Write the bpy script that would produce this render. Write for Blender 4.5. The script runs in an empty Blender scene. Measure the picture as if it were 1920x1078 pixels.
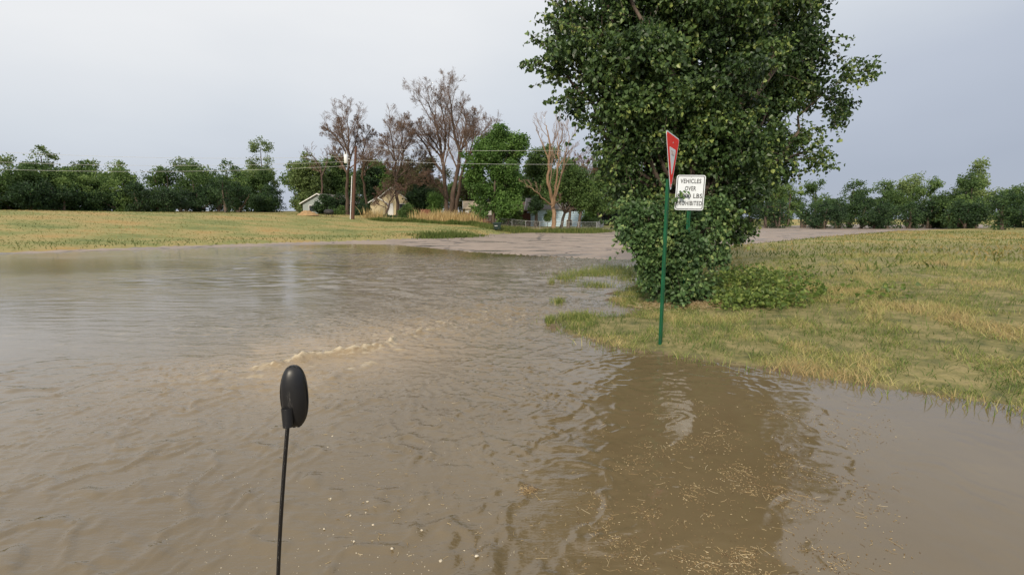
import bpy, math, random
import numpy as np
from mathutils import Vector, Matrix

R = math.radians
S = bpy.context.scene
COL = S.collection
rng = np.random.default_rng(7)
random.seed(7)

# ------------------------------------------------------------------ camera
CAMZ, PITCH, FPX = 1.87, R(8.35), 875.0
cd = bpy.data.cameras.new('camera')
cd.sensor_width = 36.0
cd.lens = FPX / 1920 * 36.0
cd.clip_start, cd.clip_end = 0.05, 3000
cam = bpy.data.objects.new('camera', cd)
COL.objects.link(cam)
cam.location = (0, 0, CAMZ)
cam.rotation_euler = (math.pi / 2 - PITCH, 0, 0)
S.camera = cam

# ------------------------------------------------------------------ sky, sun, exposure
SUN_DIR = Vector((-0.30, -0.80, 0.50)).normalized()
w = bpy.data.worlds.new('World')
S.world = w
w.use_nodes = True
nt = w.node_tree
nt.nodes.clear()
N, L = nt.nodes.new, nt.links.new
out = N('ShaderNodeOutputWorld')
sky = N('ShaderNodeTexSky')
sky.sky_type = 'NISHITA'
sky.sun_disc = False
sky.sun_elevation = math.asin(SUN_DIR.z)
sky.sun_rotation = math.atan2(SUN_DIR.x, SUN_DIR.y)
bg1 = N('ShaderNodeBackground'); bg1.inputs[1].default_value = 0.05
L(sky.outputs[0], bg1.inputs[0])
tc = N('ShaderNodeTexCoord')
sep = N('ShaderNodeSeparateXYZ'); L(tc.outputs['Generated'], sep.inputs[0])
ramp = N('ShaderNodeValToRGB')            # storm cloud deck: darker blue grey low down, pale overhead
cr = ramp.color_ramp
cr.elements[0].position = 0.0; cr.elements[0].color = (0.42, 0.47, 0.57, 1)
cr.elements[1].position = 1.0; cr.elements[1].color = (0.94, 0.94, 0.935, 1)
e = cr.elements.new(0.16); e.color = (0.52, 0.57, 0.665, 1)
e = cr.elements.new(0.30); e.color = (0.68, 0.725, 0.785, 1)
e = cr.elements.new(0.46); e.color = (0.865, 0.88, 0.90, 1)
az = N('ShaderNodeMath'); az.operation = 'MULTIPLY_ADD'
L(sep.outputs['X'], az.inputs[0]); az.inputs[1].default_value = -0.19; L(sep.outputs['Z'], az.inputs[2])
nz = N('ShaderNodeTexNoise'); nz.inputs['Scale'].default_value = 1.7; nz.inputs['Detail'].default_value = 5
nz.inputs['Roughness'].default_value = 0.45
mp = N('ShaderNodeMapping'); mp.inputs['Scale'].default_value = (1, 1, 2.6)
L(tc.outputs['Generated'], mp.inputs[0]); L(mp.outputs[0], nz.inputs[0])
nm = N('ShaderNodeMath'); nm.operation = 'MULTIPLY_ADD'; nm.inputs[1].default_value = 0.27
L(nz.outputs[0], nm.inputs[0]); L(az.outputs[0], nm.inputs[2])
nm2 = N('ShaderNodeMath'); nm2.operation = 'ADD'; nm2.inputs[1].default_value = -0.105
L(nm.outputs[0], nm2.inputs[0]); L(nm2.outputs[0], ramp.inputs[0])
bg2 = N('ShaderNodeBackground'); bg2.inputs[1].default_value = 1.03
L(ramp.outputs[0], bg2.inputs[0])
mx = N('ShaderNodeMixShader'); mx.inputs[0].default_value = 0.93
L(bg1.outputs[0], mx.inputs[1]); L(bg2.outputs[0], mx.inputs[2]); L(mx.outputs[0], out.inputs[0])

sl = bpy.data.lights.new('sun', 'SUN')
sl.energy = 2.9; sl.angle = R(6); sl.color = (1.0, 0.88, 0.70)
so = bpy.data.objects.new('sun', sl); COL.objects.link(so)
so.rotation_euler = SUN_DIR.to_track_quat('Z', 'Y').to_euler()
so.location = (-30, -20, 40)

S.view_settings.view_transform = 'Standard'
S.view_settings.look = 'None'
S.view_settings.exposure = 0.0
S.view_settings.gamma = 1.0
S.view_settings.use_curve_mapping = False
S.render.engine = 'CYCLES'
S.cycles.use_denoising = True
S.cycles.max_bounces = 6
S.cycles.transparent_max_bounces = 4

# ------------------------------------------------------------------ helpers
def ray(px, py):
    u, v = (px - 960) / FPX, (539 - py) / FPX
    return np.array([u, math.cos(PITCH) + v * math.sin(PITCH), -math.sin(PITCH) + v * math.cos(PITCH)])

def at(px, py, D):                      # world point seen at that pixel, D metres ahead
    r = ray(px, py); k = D / r[1]
    return np.array([r[0] * k, D, CAMZ + r[2] * k])

def flat(px, py, z=0.0):
    r = ray(px, py); k = (z - CAMZ) / r[2]
    return np.array([r[0] * k, r[1] * k])

def _h(ix, iy, s):
    n = (ix.astype(np.int64) * 374761393 + iy.astype(np.int64) * 668265263 + s * 974711) & 0x7fffffff
    n = ((n ^ (n >> 13)) * 1274126177) & 0x7fffffff
    n = n ^ (n >> 16)
    return (n & 0xffff) / 65535.0

def vnoise(x, y, s=0):
    ix, iy = np.floor(x), np.floor(y)
    fx, fy = x - ix, y - iy
    fx, fy = fx * fx * fx * (fx * (fx * 6 - 15) + 10), fy * fy * fy * (fy * (fy * 6 - 15) + 10)
    a, b = _h(ix, iy, s), _h(ix + 1, iy, s)
    c, d = _h(ix, iy + 1, s), _h(ix + 1, iy + 1, s)
    return (a + (b - a) * fx) * (1 - fy) + (c + (d - c) * fx) * fy

def fbm(x, y, o=4, s=0):
    r, a, t = 0, 0.5, 0
    for k in range(o):
        r = r + a * vnoise(x * 2 ** k + 17.3 * k, y * 2 ** k - 9.1 * k, s + k); t += a; a *= 0.5
    return r / t

def sstep(a, b, x):
    t = np.clip((x - a) / (b - a), 0, 1)
    return t * t * (3 - 2 * t)

def mesh_obj(name, V, faces, mat, parent=None, attrs=None, smooth=True, mats=None, midx=None):
    """faces: list of index arrays, each (n,3) or (n,4)"""
    me = bpy.data.meshes.new(name)
    V = np.ascontiguousarray(V, dtype=np.float32)
    faces = [np.asarray(f, dtype=np.int32) for f in faces if len(f)]
    me.vertices.add(len(V)); me.vertices.foreach_set('co', V.ravel())
    loops = np.concatenate([f.ravel() for f in faces])
    tot = np.concatenate([np.full(len(f), f.shape[1], np.int32) for f in faces])
    st = np.concatenate([[0], np.cumsum(tot)[:-1]]).astype(np.int32)
    me.loops.add(len(loops)); me.loops.foreach_set('vertex_index', loops)
    me.polygons.add(len(tot)); me.polygons.foreach_set('loop_start', st)
    me.polygons.foreach_set('loop_total', tot)
    me.polygons.foreach_set('use_smooth', np.full(len(tot), smooth))
    for m in (mats or [mat]): me.materials.append(m)
    if midx is not None: me.polygons.foreach_set('material_index', np.asarray(midx, np.int32))
    for k, a in (attrs or {}).items():
        at_ = me.attributes.new(k, 'FLOAT', 'POINT')
        at_.data.foreach_set('value', np.ascontiguousarray(a, dtype=np.float32))
    me.update(calc_edges=True); me.validate()
    o = bpy.data.objects.new(name, me)
    COL.objects.link(o)
    if parent is not None: o.parent = parent
    return o

class MB:
    """collects boxes, tubes and prisms for one mesh"""
    def __init__(s): s.v, s.f3, s.f4, s.n = [], [], [], 0
    def add(s, V, f3=(), f4=()):
        V = np.asarray(V, float)
        if len(f3): s.f3.append(np.asarray(f3) + s.n)
        if len(f4): s.f4.append(np.asarray(f4) + s.n)
        s.v.append(V); s.n += len(V); return s
    def box(s, c, size, rz=0, M=None):
        x, y, z = np.array(size) / 2
        V = np.array([[-x,-y,-z],[x,-y,-z],[x,y,-z],[-x,y,-z],[-x,-y,z],[x,-y,z],[x,y,z],[-x,y,z]])
        if M is not None: V = V @ np.array(M).T
        c_, s_ = math.cos(rz), math.sin(rz)
        V = V @ np.array([[c_, s_, 0], [-s_, c_, 0], [0, 0, 1]]) + np.array(c)
        return s.add(V, f4=[[0,3,2,1],[4,5,6,7],[0,1,5,4],[1,2,6,5],[2,3,7,6],[3,0,4,7]])
    def tube(s, P, rad, k=8, cap=True):
        V, F = sweep(np.array([P], float), np.array([np.broadcast_to(rad, (len(P),))], float), k)
        s.add(V, f4=F[0])
        if cap:
            n = len(P)
            for ring, fl in ((0, True), (n - 1, False)):
                ids = np.arange(k) + ring * k
                c = V[ids].mean(0)
                tri = [[k, i, (i + 1) % k] if not fl else [k, (i + 1) % k, i] for i in range(k)]
                s.add(np.vstack([V[ids], c]), f3=tri)
        return s
    def prism(s, P2, y0, y1):
        """outline in x,z extruded along y; convex fan"""
        n = len(P2); P2 = np.asarray(P2, float)
        A = np.c_[P2[:, 0], np.full(n, y0), P2[:, 1]]; B = np.c_[P2[:, 0], np.full(n, y1), P2[:, 1]]
        c = P2.mean(0)
        V = np.vstack([A, B, [[c[0], y0, c[1]], [c[0], y1, c[1]]]])
        f4 = [[i, (i + 1) % n, (i + 1) % n + n, i + n] for i in range(n)]
        f3 = [[2 * n, (i + 1) % n, i] for i in range(n)] + [[2 * n + 1, i + n, (i + 1) % n + n] for i in range(n)]
        return s.add(V, f3=f3, f4=f4)
    def build(s, name, mat, parent=None, smooth=False, **k):
        F = []
        if s.f3: F.append(np.concatenate(s.f3))
        if s.f4: F.append(np.concatenate(s.f4))
        return mesh_obj(name, np.concatenate(s.v), F, mat, parent, smooth=smooth, **k)

def sweep(P, Rad, k=4):
    """P [B,n,3] polylines, Rad [B,n] -> verts, [quads]"""
    B, n, _ = P.shape
    T = np.empty_like(P)
    T[:, 1:-1] = P[:, 2:] - P[:, :-2]; T[:, 0] = P[:, 1] - P[:, 0]; T[:, -1] = P[:, -1] - P[:, -2]
    T /= np.linalg.norm(T, axis=2, keepdims=True) + 1e-9
    ref = np.where(np.abs(T[:, :1, 2:3]) > 0.9, np.array([1.0, 0, 0]), np.array([0, 0, 1.0]))
    ref = np.broadcast_to(ref, T.shape)
    U = np.cross(T, ref); U /= np.linalg.norm(U, axis=2, keepdims=True) + 1e-9
    W = np.cross(T, U)
    a = np.arange(k) * 2 * math.pi / k
    V = (P[:, :, None] + Rad[:, :, None, None] * (np.cos(a)[None, None, :, None] * U[:, :, None] + np.sin(a)[None, None, :, None] * W[:, :, None]))
    idx = np.arange(B * n * k).reshape(B, n, k)
    a0 = idx[:, :-1]; a1 = idx[:, 1:]
    q = np.stack([a0, np.roll(a0, -1, 2), np.roll(a1, -1, 2), a1], -1).reshape(-1, 4)
    return V.reshape(-1, 3), [q]

def tag(o, label=None, cat=None, group=None, kind=None):
    if label: o['label'] = label
    if cat: o['category'] = cat
    if group: o['group'] = group
    if kind: o['kind'] = kind
    return o

def thing(name, label, cat, loc=(0, 0, 0), rz=0, group=None):
    o = bpy.data.objects.new(name, None); COL.objects.link(o)
    o.location = [float(v) for v in loc]; o.rotation_euler = (0, 0, rz)
    o.empty_display_size = 0.3
    return tag(o, label, cat, group)

# ------------------------------------------------------------------ materials
def new_mat(name):
    m = bpy.data.materials.new(name); m.use_nodes = True
    return m, m.node_tree, m.node_tree.nodes['Principled BSDF']

def noise_mat(name, cols, scale=4, rough=0.8, detail=5, stretch=(1, 1, 1), bump=0.0, bscale=None, metallic=0, coord='Object', bdist=0.02):
    m, t, b = new_mat(name)
    tcn = t.nodes.new('ShaderNodeTexCoord'); mpn = t.nodes.new('ShaderNodeMapping')
    mpn.inputs['Scale'].default_value = stretch
    t.links.new(tcn.outputs[coord], mpn.inputs[0])
    n = t.nodes.new('ShaderNodeTexNoise'); n.inputs['Scale'].default_value = scale; n.inputs['Detail'].default_value = detail
    n.inputs['Roughness'].default_value = 0.6
    t.links.new(mpn.outputs[0], n.inputs[0])
    r = t.nodes.new('ShaderNodeValToRGB')
    el = r.color_ramp.elements
    k = len(cols)
    for i, c in enumerate(cols):
        p = 0.28 + 0.44 * i / max(1, k - 1)
        e_ = el[0] if i == 0 else (el[1] if i == k - 1 and k > 1 else None)
        if e_ is None: continue
        e_.position = p; e_.color = (*c, 1)
    for i, c in enumerate(cols[1:-1], 1):
        e_ = el.new(0.28 + 0.44 * i / (k - 1)); e_.color = (*c, 1)
    t.links.new(n.outputs[0], r.inputs[0]); t.links.new(r.outputs[0], b.inputs['Base Color'])
    b.inputs['Roughness'].default_value = rough; b.inputs['Metallic'].default_value = metallic
    if bump:
        n2 = t.nodes.new('ShaderNodeTexNoise'); n2.inputs['Scale'].default_value = bscale or scale * 4; n2.inputs['Detail'].default_value = 4
        t.links.new(mpn.outputs[0], n2.inputs[0])
        bp = t.nodes.new('ShaderNodeBump'); bp.inputs['Strength'].default_value = bump; bp.inputs['Distance'].default_value = bdist
        t.links.new(n2.outputs[0], bp.inputs['Height']); t.links.new(bp.outputs[0], b.inputs['Normal'])
    return m

def leaf_mat(name, cols, trans=0.25, rough=0.5, spec=0.35):
    """colour by each leaf's own random value v"""
    m, t, b = new_mat(name)
    a = t.nodes.new('ShaderNodeAttribute'); a.attribute_name = 'v'
    r = t.nodes.new('ShaderNodeValToRGB'); el = r.color_ramp.elements
    k = len(cols)
    el[0].position = cols[0][0]; el[0].color = (*cols[0][1], 1)
    el[1].position = cols[-1][0]; el[1].color = (*cols[-1][1], 1)
    for p, c in cols[1:-1]:
        e_ = el.new(p); e_.color = (*c, 1)
    t.links.new(a.outputs['Fac'], r.inputs[0]); t.links.new(r.outputs[0], b.inputs['Base Color'])
    b.inputs['Roughness'].default_value = rough; b.inputs['Specular IOR Level'].default_value = spec
    if trans:
        tr = t.nodes.new('ShaderNodeBsdfTranslucent'); t.links.new(r.outputs[0], tr.inputs[0])
        ms = t.nodes.new('ShaderNodeMixShader'); ms.inputs[0].default_value = trans
        o_ = t.nodes['Material Output']
        t.links.new(b.outputs[0], ms.inputs[1]); t.links.new(tr.outputs[0], ms.inputs[2]); t.links.new(ms.outputs[0], o_.inputs[0])
    return m

M = {}
M['near_leaf'] = leaf_mat('near_leaf', [(0, (.024,.046,.017)), (.4, (.05,.096,.029)), (.72, (.094,.158,.045)), (.93, (.155,.23,.062)), (1, (.33,.40,.12))], .22, .42, .4)
M['bush_leaf'] = leaf_mat('bush_leaf', [(0, (0.046,0.091,0.033)), (.5, (0.091,0.169,0.058)), (.85, (0.169,0.267,0.091)), (1, (0.364,0.455,0.169))], .28, .45, .4)
M['bright_leaf'] = leaf_mat('bright_leaf', [(0, (0.072,0.143,0.035)), (.5, (0.138,0.259,0.061)), (1, (0.253,0.407,0.110))], 0.4, .5)
M['mid_leaf'] = leaf_mat('mid_leaf', [(0, (0.065,0.114,0.036)), (.5, (0.117,0.198,0.056)), (1, (0.208,0.299,0.088))], 0.38, .55)
M['dark_leaf'] = leaf_mat('dark_leaf', [(0, (0.025,0.049,0.023)), (.6, (0.043,0.090,0.032)), (1, (0.087,0.152,0.051))], 0.32, .55)
M['pale_leaf'] = leaf_mat('pale_leaf', [(0, (.11,.16,.055)), (.5, (.18,.25,.085)), (1, (.27,.35,.12))], .3, .55)
M['olive_leaf'] = leaf_mat('olive_leaf', [(0, (0.069,0.062,0.031)), (.5, (0.106,0.106,0.044)), (1, (0.150,0.163,0.062))], 0.3, .6)
M['dead_leaf'] = leaf_mat('dead_leaf', [(0, (0.099,0.055,0.033)), (.5, (0.165,0.094,0.055)), (1, (0.242,0.143,0.083))], .2, .7, .2)
M['red_twig'] = leaf_mat('red_twig', [(0, (.12,.055,.04)), (1, (.23,.11,.08))], .1, .7, .2)
M['spruce_leaf'] = leaf_mat('spruce_leaf', [(0, (.024,.04,.036)), (1, (.06,.085,.08))], .1, .6)
M['weed_leaf'] = leaf_mat('weed_leaf', [(0, (.08,.13,.03)), (.6, (.15,.22,.05)), (1, (.30,.36,.10))], .3, .5)
M['grass'] = leaf_mat('grass', [(0, (.09,.14,.035)), (.3, (.17,.235,.06)), (.5, (.30,.32,.10)), (.72, (.46,.42,.17)), (.9, (.56,.46,.22)), (1, (.46,.35,.17))], .25, .6, .25)
M['dry_grass'] = leaf_mat('dry_grass', [(0, (.40,.28,.12)), (.5, (.56,.42,.20)), (1, (.68,.55,.30))], .2, .7, .2)
M['lawn_grass'] = leaf_mat('lawn_grass', [(0, (.085,.125,.03)), (.4, (.19,.205,.06)), (.7, (.37,.285,.11)), (1, (.38,.235,.09))], .2, .7, .2)
M['debris'] = leaf_mat('debris', [(0, (.08,.05,.03)), (.4, (.26,.17,.08)), (.8, (.50,.38,.20)), (1, (.66,.56,.38))], 0, .7, .3)
M['foam'] = noise_mat('foam', [(.46,.38,.26), (.66,.59,.46)], 30, .5)
M['bark'] = noise_mat('bark', [(.05,.038,.03), (.12,.09,.07), (.17,.13,.10)], 3, .9, stretch=(4,4,.6), bump=.5, bdist=.05)
M['dead_bark'] = noise_mat('dead_bark', [(.055,.036,.027), (.095,.064,.048), (.135,.094,.072)], 1.2, .9, stretch=(4,4,.6), bump=.4, bdist=.05)
M['bare_twig'] = noise_mat('bare_twig', [(.12,.075,.055), (.185,.122,.09), (.24,.165,.125)], .8, .9)
M['bleached_twig'] = noise_mat('bleached_twig', [(.22,.14,.10), (.34,.24,.18)], .8, .9)
M['warm_bark'] = noise_mat('warm_bark', [(.13,.075,.045), (.27,.17,.10), (.36,.25,.165)], 1.4, .9, stretch=(4,4,.5), bump=.4, bdist=.04)
M['green_paint'] = noise_mat('green_paint', [(.05,.06,.035), (.011,.085,.04), (.016,.12,.055), (.03,.14,.075)], 5, .5, stretch=(3,3,.7), detail=7)
M['red_sheet'] = noise_mat('red_sheet', [(.80,.028,.016), (.86,.04,.022)], 7, .55)
M['white_sheet'] = noise_mat('white_sheet', [(.70,.75,.80), (.78,.83,.88)], 9, .4)
M['black_ink'] = noise_mat('black_ink', [(.02,.02,.022), (.035,.035,.035)], 9, .5)
M['faded_ink'] = noise_mat('faded_ink', [(.34,.25,.26), (.62,.50,.48)], 40, .5)
M['galvanised'] = noise_mat('galvanised', [(.40,.41,.42), (.55,.56,.57)], 30, .45, metallic=.5)
M['pole_wood'] = noise_mat('pole_wood', [(.085,.04,.028), (.15,.075,.05)], 2, .9, stretch=(6,6,.5), bump=.3)
M['white_metal'] = noise_mat('white_metal', [(.72,.73,.74), (.85,.86,.87)], 5, .4)
M['grey_metal'] = noise_mat('grey_metal', [(.36,.36,.36), (.5,.5,.5)], 5, .5)
M['wire'] = noise_mat('wire', [(.50,.50,.50), (.6,.6,.6)], 1, .5)
M['cream_wall'] = noise_mat('cream_wall', [(.55,.46,.29), (.66,.56,.37)], 1.5, .85)
M['white_wall'] = noise_mat('white_wall', [(.70,.70,.68), (.82,.82,.80)], 1.5, .8)
M['grey_wall'] = noise_mat('grey_wall', [(.26,.30,.30), (.34,.38,.38)], 1.5, .8)
M['brown_roof'] = noise_mat('brown_roof', [(.075,.045,.036), (.13,.085,.068)], 5, .95, bump=.3)
M['grey_roof'] = noise_mat('grey_roof', [(.14,.13,.12), (.22,.20,.19)], 5, .95, bump=.3)
M['tan_roof'] = noise_mat('tan_roof', [(.33,.27,.19), (.45,.37,.27)], 5, .95, bump=.3)
M['trim'] = noise_mat('trim', [(.74,.73,.70), (.85,.84,.82)], 3, .6)
M['dark_wood'] = noise_mat('dark_wood', [(.06,.026,.02), (.12,.05,.035)], 2, .9, stretch=(5,5,.4))
M['red_wood'] = noise_mat('red_wood', [(.14,.055,.035), (.24,.10,.06)], 2, .9, stretch=(5,5,.4))
M['window_glass'] = noise_mat('window_glass', [(.02,.024,.03), (.05,.055,.06)], 2, .08)
M['black_plastic'] = noise_mat('black_plastic', [(.008,.008,.009), (.014,.014,.015)], 30, .38)
M['mirror_glass'] = noise_mat('mirror_glass', [(.8,.8,.82), (.85,.85,.86)], 3, .03, metallic=1)
M['bin_plastic'] = noise_mat('bin_plastic', [(.012,.028,.024), (.02,.042,.036)], 8, .5)
M['grill_metal'] = noise_mat('grill_metal', [(.012,.012,.013), (.03,.026,.025)], 8, .5)
M['concrete'] = noise_mat('concrete', [(.36,.32,.27), (.48,.43,.36)], 3, .9, bump=.2)
M['straw_heap'] = noise_mat('straw_heap', [(.28,.17,.08), (.46,.30,.14)], 4, .95, bump=.6, bdist=.08)

for k_ in ('green_paint', 'red_sheet', 'white_sheet'):
    M[k_].node_tree.nodes['Principled BSDF'].inputs['Specular IOR Level'].default_value = .15
# blue lap siding
m, t, b = new_mat('blue_siding')
tcn = t.nodes.new('ShaderNodeTexCoord'); sx = t.nodes.new('ShaderNodeSeparateXYZ'); t.links.new(tcn.outputs['Object'], sx.inputs[0])
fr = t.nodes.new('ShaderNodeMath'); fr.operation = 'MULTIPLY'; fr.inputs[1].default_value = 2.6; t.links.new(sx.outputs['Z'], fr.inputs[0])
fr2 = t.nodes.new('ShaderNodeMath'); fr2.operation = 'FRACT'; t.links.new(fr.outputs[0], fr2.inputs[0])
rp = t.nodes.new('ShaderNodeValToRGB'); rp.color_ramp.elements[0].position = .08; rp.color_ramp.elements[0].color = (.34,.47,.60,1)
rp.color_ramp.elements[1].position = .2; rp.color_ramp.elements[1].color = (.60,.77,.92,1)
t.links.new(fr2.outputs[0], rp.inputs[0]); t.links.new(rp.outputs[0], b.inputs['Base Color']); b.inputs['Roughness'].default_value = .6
bp = t.nodes.new('ShaderNodeBump'); bp.inputs['Distance'].default_value = .03; t.links.new(fr2.outputs[0], bp.inputs['Height']); t.links.new(bp.outputs[0], b.inputs['Normal'])
M['blue_siding'] = m

# ------------------------------------------------------------------ terrain
shore_px = [(2300,960),(1920,775),(1600,722),(1348,684),(1250,668),(1160,655),(1110,641),(1070,626),(1038,612),(1030,603),
            (1060,594),(1110,590),(1160,592),(1195,588),(1165,574),(1140,562),(1150,548),(1190,535),(1205,520),(1210,503),(1205,489),
            (1100,484),(1010,480),(880,473),(800,465),(740,459.5),(660,458),(572,459.5),(400,464),(136,472),(-250,486)]
WET = np.array([flat(*p) for p in shore_px] + [(-70, 18), (-90, -60), (80, -60), (80, 1.0), (14, 2.6)][0:5])
road_px = [(1205,489),(1100,487),(1010,486)]
ROAD_L = [flat(-700,512), flat(-250,484), flat(136,468.5), flat(572,455.2), flat(720,451.5), flat(850,446), flat(940,440.5), flat(1000,437),
          flat(1050,438.5), flat(1095,439), flat(1140,435), flat(1180,432), np.array([42.,99.]), np.array([110.,160.])]
ROAD_R = [np.array([150.,110.]), np.array([60.,70.]), np.array([30.,45.]), np.array([14.,30.]), np.array([7.5,24.]), flat(1205,488)]
ROAD = np.array(ROAD_L + ROAD_R + [np.array([3.0, 15.]), np.array([0.2, 9.]), np.array([1.2, 6.]), np.array([12., 2.0]), np.array([60., -2.]), np.array([60., -40.]), np.array([-90., -40.])])

def sdist(poly, x, y):
    """negative inside the polygon"""
    x = np.asarray(x, float); y = np.asarray(y, float)
    d = np.full(x.shape, 1e18); ins = np.zeros(x.shape, bool)
    n = len(poly)
    for i in range(n):
        a, b_ = poly[i], poly[(i + 1) % n]
        ex, ey = b_ - a; wx, wy = x - a[0], y - a[1]
        t_ = np.clip((wx * ex + wy * ey) / (ex * ex + ey * ey + 1e-12), 0, 1)
        d = np.minimum(d, (wx - ex * t_) ** 2 + (wy - ey * t_) ** 2)
        c = ((a[1] <= y) & (b_[1] > y)) | ((b_[1] <= y) & (a[1] > y))
        with np.errstate(divide='ignore', invalid='ignore'):
            xi = a[0] + (y - a[1]) * ex / (ey if ey != 0 else 1e-12)
        ins ^= c & (x < xi)
    return np.where(ins, -1, 1) * np.sqrt(d)

def ground(x, y):
    x = np.asarray(x, float); y = np.asarray(y, float)
    sd = sdist(WET, x, y); rd = sdist(ROAD, x, y)
    wet = -np.minimum(0.32, 0.10 * np.maximum(-sd, 0) + 0.02 * np.maximum(-sd, 0) ** .5)
    onroad = sstep(1.0, -0.5, rd)
    dry = np.minimum(.05 * np.maximum(sd, 0), .22) * (1 - onroad) + np.minimum(.010 * np.maximum(sd, 0), .12) * onroad
    verge = (1 - onroad) * (.02 * (fbm(x * 2.2, y * 2.2, 3, 5) - .5) * sstep(0, .6, sd))
    Rr = np.interp(x, [-60, -31, -20.8, -8.8, -2.4, 3.2, 11, 40], [2.6, 2.3, 2.1, 1.25, .65, .12, .08, .1])
    far = sstep(36, 74, y + np.where(x < -16, (-16 - x) * .75, 0)) * (1 - onroad) * Rr
    far = far + np.clip(y - 70, 0, 60) * .02 * (1 - onroad)
    right = sstep(4.5, 14, x) * sstep(30, 8, y) * .45 * (1 - onroad)
    return np.where(sd < 0, wet, dry + verge + far + right)

def gz(x, y): return float(ground(np.array([x]), np.array([y]))[0])

def hit(px, py):                          # first ground point along the sight line
    r = ray(px, py); ys = np.linspace(3, 140, 2200); k = ys / r[1]
    z = CAMZ + r[2] * k; g = ground(r[0] * k, ys)
    i = np.argmax(z < g) if (z < g).any() else len(ys) - 1
    return np.array([r[0] * k[i], ys[i], g[i]])

def axis(lo, d0, d1, hi, fine, g=1.09):
    a = list(np.arange(d0, d1 + 1e-6, fine)); s_ = fine; v = d1
    while v < hi: s_ *= g; v += s_; a.append(v)
    s_ = fine; v = d0
    while v > lo: s_ *= g; v -= s_; a.insert(0, v)
    return np.array(a)

def grid_faces(nx, ny):
    i = np.arange(nx * ny).reshape(ny, nx)
    return np.stack([i[:-1, :-1], i[:-1, 1:], i[1:, 1:], i[1:, :-1]], -1).reshape(-1, 4)

gx = axis(-900, -2, 9, 900, .11, 1.06); gy = axis(-60, 4.5, 15, 1500, .11, 1.055)
X, Y = np.meshgrid(gx, gy); Z = ground(X, Y)
rd = sdist(ROAD, X, Y); sd = sdist(WET, X, Y)
Zg = Z - .07 * sstep(.0, -.4, rd)
lawnf = sstep(28, 34, Y + np.where(X < -16, (-16 - X) * .75, 0))
mud = sstep(.35, -.05, sd + .5 * (fbm(X * 3, Y * 3, 3, 9) - .5))

m, t, b = new_mat('ground_soil')
nd, lk = t.nodes.new, t.links.new
tcn = nd('ShaderNodeTexCoord')
def nzz(sc, det, stretch=(1,1,1)):
    mp_ = nd('ShaderNodeMapping'); mp_.inputs['Scale'].default_value = stretch; lk(tcn.outputs['Object'], mp_.inputs[0])
    n_ = nd('ShaderNodeTexNoise'); n_.inputs['Scale'].default_value = sc; n_.inputs['Detail'].default_value = det; n_.inputs['Roughness'].default_value = .65
    lk(mp_.outputs[0], n_.inputs[0]); return n_
def rmp(n_, stops):
    r_ = nd('ShaderNodeValToRGB'); el = r_.color_ramp.elements
    el[0].position, el[0].color = stops[0][0], (*stops[0][1], 1); el[1].position, el[1].color = stops[-1][0], (*stops[-1][1], 1)
    for p_, c_ in stops[1:-1]:
        e_ = el.new(p_); e_.color = (*c_, 1)
    lk(n_.outputs[0], r_.inputs[0]); return r_
def mixc(f, a_, b_):
    x_ = nd('ShaderNodeMix'); x_.data_type = 'RGBA'
    lk(f, x_.inputs[0]); lk(a_, x_.inputs[6]); lk(b_, x_.inputs[7]); return x_.outputs[2]
n1 = nzz(.16, 7, (1, 1.9, 1)); lawn = rmp(n1, [(.30, (.12,.155,.042)), (.44, (.22,.225,.07)), (.55, (.33,.265,.10)), (.66, (.37,.245,.085)), (.75, (.24,.22,.08))])
n2 = nzz(3.0, 6); verge = rmp(n2, [(.30, (.09,.10,.035)), (.48, (.20,.18,.065)), (.62, (.30,.25,.11)), (.75, (.20,.15,.07))])
n3 = nzz(9, 4); mudc = rmp(n3, [(.3, (.10,.065,.04)), (.7, (.20,.14,.085))])
a1 = nd('ShaderNodeAttribute'); a1.attribute_name = 'lawn'
a2 = nd('ShaderNodeAttribute'); a2.attribute_name = 'mud'
c1 = mixc(a1.outputs['Fac'], verge.outputs[0], lawn.outputs[0])
c2 = mixc(a2.outputs['Fac'], c1, mudc.outputs[0])
lk(c2, b.inputs['Base Color']); b.inputs['Roughness'].default_value = .95
n4 = nzz(6, 5); bp = nd('ShaderNodeBump'); bp.inputs['Strength'].default_value = .7; bp.inputs['Distance'].default_value = .06
lk(n4.outputs[0], bp.inputs['Height']); lk(bp.outputs[0], b.inputs['Normal'])
o = mesh_obj('ground', np.stack([X.ravel(), Y.ravel(), Zg.ravel()], 1), [grid_faces(len(gx), len(gy))], m, attrs={'lawn': lawnf.ravel(), 'mud': (mud * (1 - lawnf)).ravel()})
tag(o, kind='structure')

# ---- road sheet: worn pinkish asphalt with wet streaks and sealed cracks
m, t, b = new_mat('road_asphalt'); nd, lk = t.nodes.new, t.links.new
tcn = nd('ShaderNodeTexCoord')
n1 = nzz(.9, 8); basec = rmp(n1, [(.3, (.25,.195,.16)), (.5, (.31,.245,.20)), (.7, (.36,.29,.235))])
n2 = nzz(.22, 5, (1, 2.6, 1)); wetr = rmp(n2, [(.53, (0,0,0)), (.63, (1,1,1))])
rot = nd('ShaderNodeMapping'); rot.inputs['Rotation'].default_value = (0, 0, R(-41)); rot.inputs['Scale'].default_value = (.25, .16, 1); lk(tcn.outputs['Object'], rot.inputs[0])
dn = nzz(.5, 3); vv = nd('ShaderNodeTexVoronoi'); vv.feature = 'DISTANCE_TO_EDGE'; vv.inputs['Scale'].default_value = .6
mv = nd('ShaderNodeVectorMath'); mv.operation = 'MULTIPLY_ADD'; lk(dn.outputs[1], mv.inputs[0]); mv.inputs[1].default_value = (.5,.5,0); lk(rot.outputs[0], mv.inputs[2]); lk(mv.outputs[0], vv.inputs['Vector'])
ck = rmp(vv, [(.004, (1,1,1)), (.012, (0,0,0))])
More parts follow.
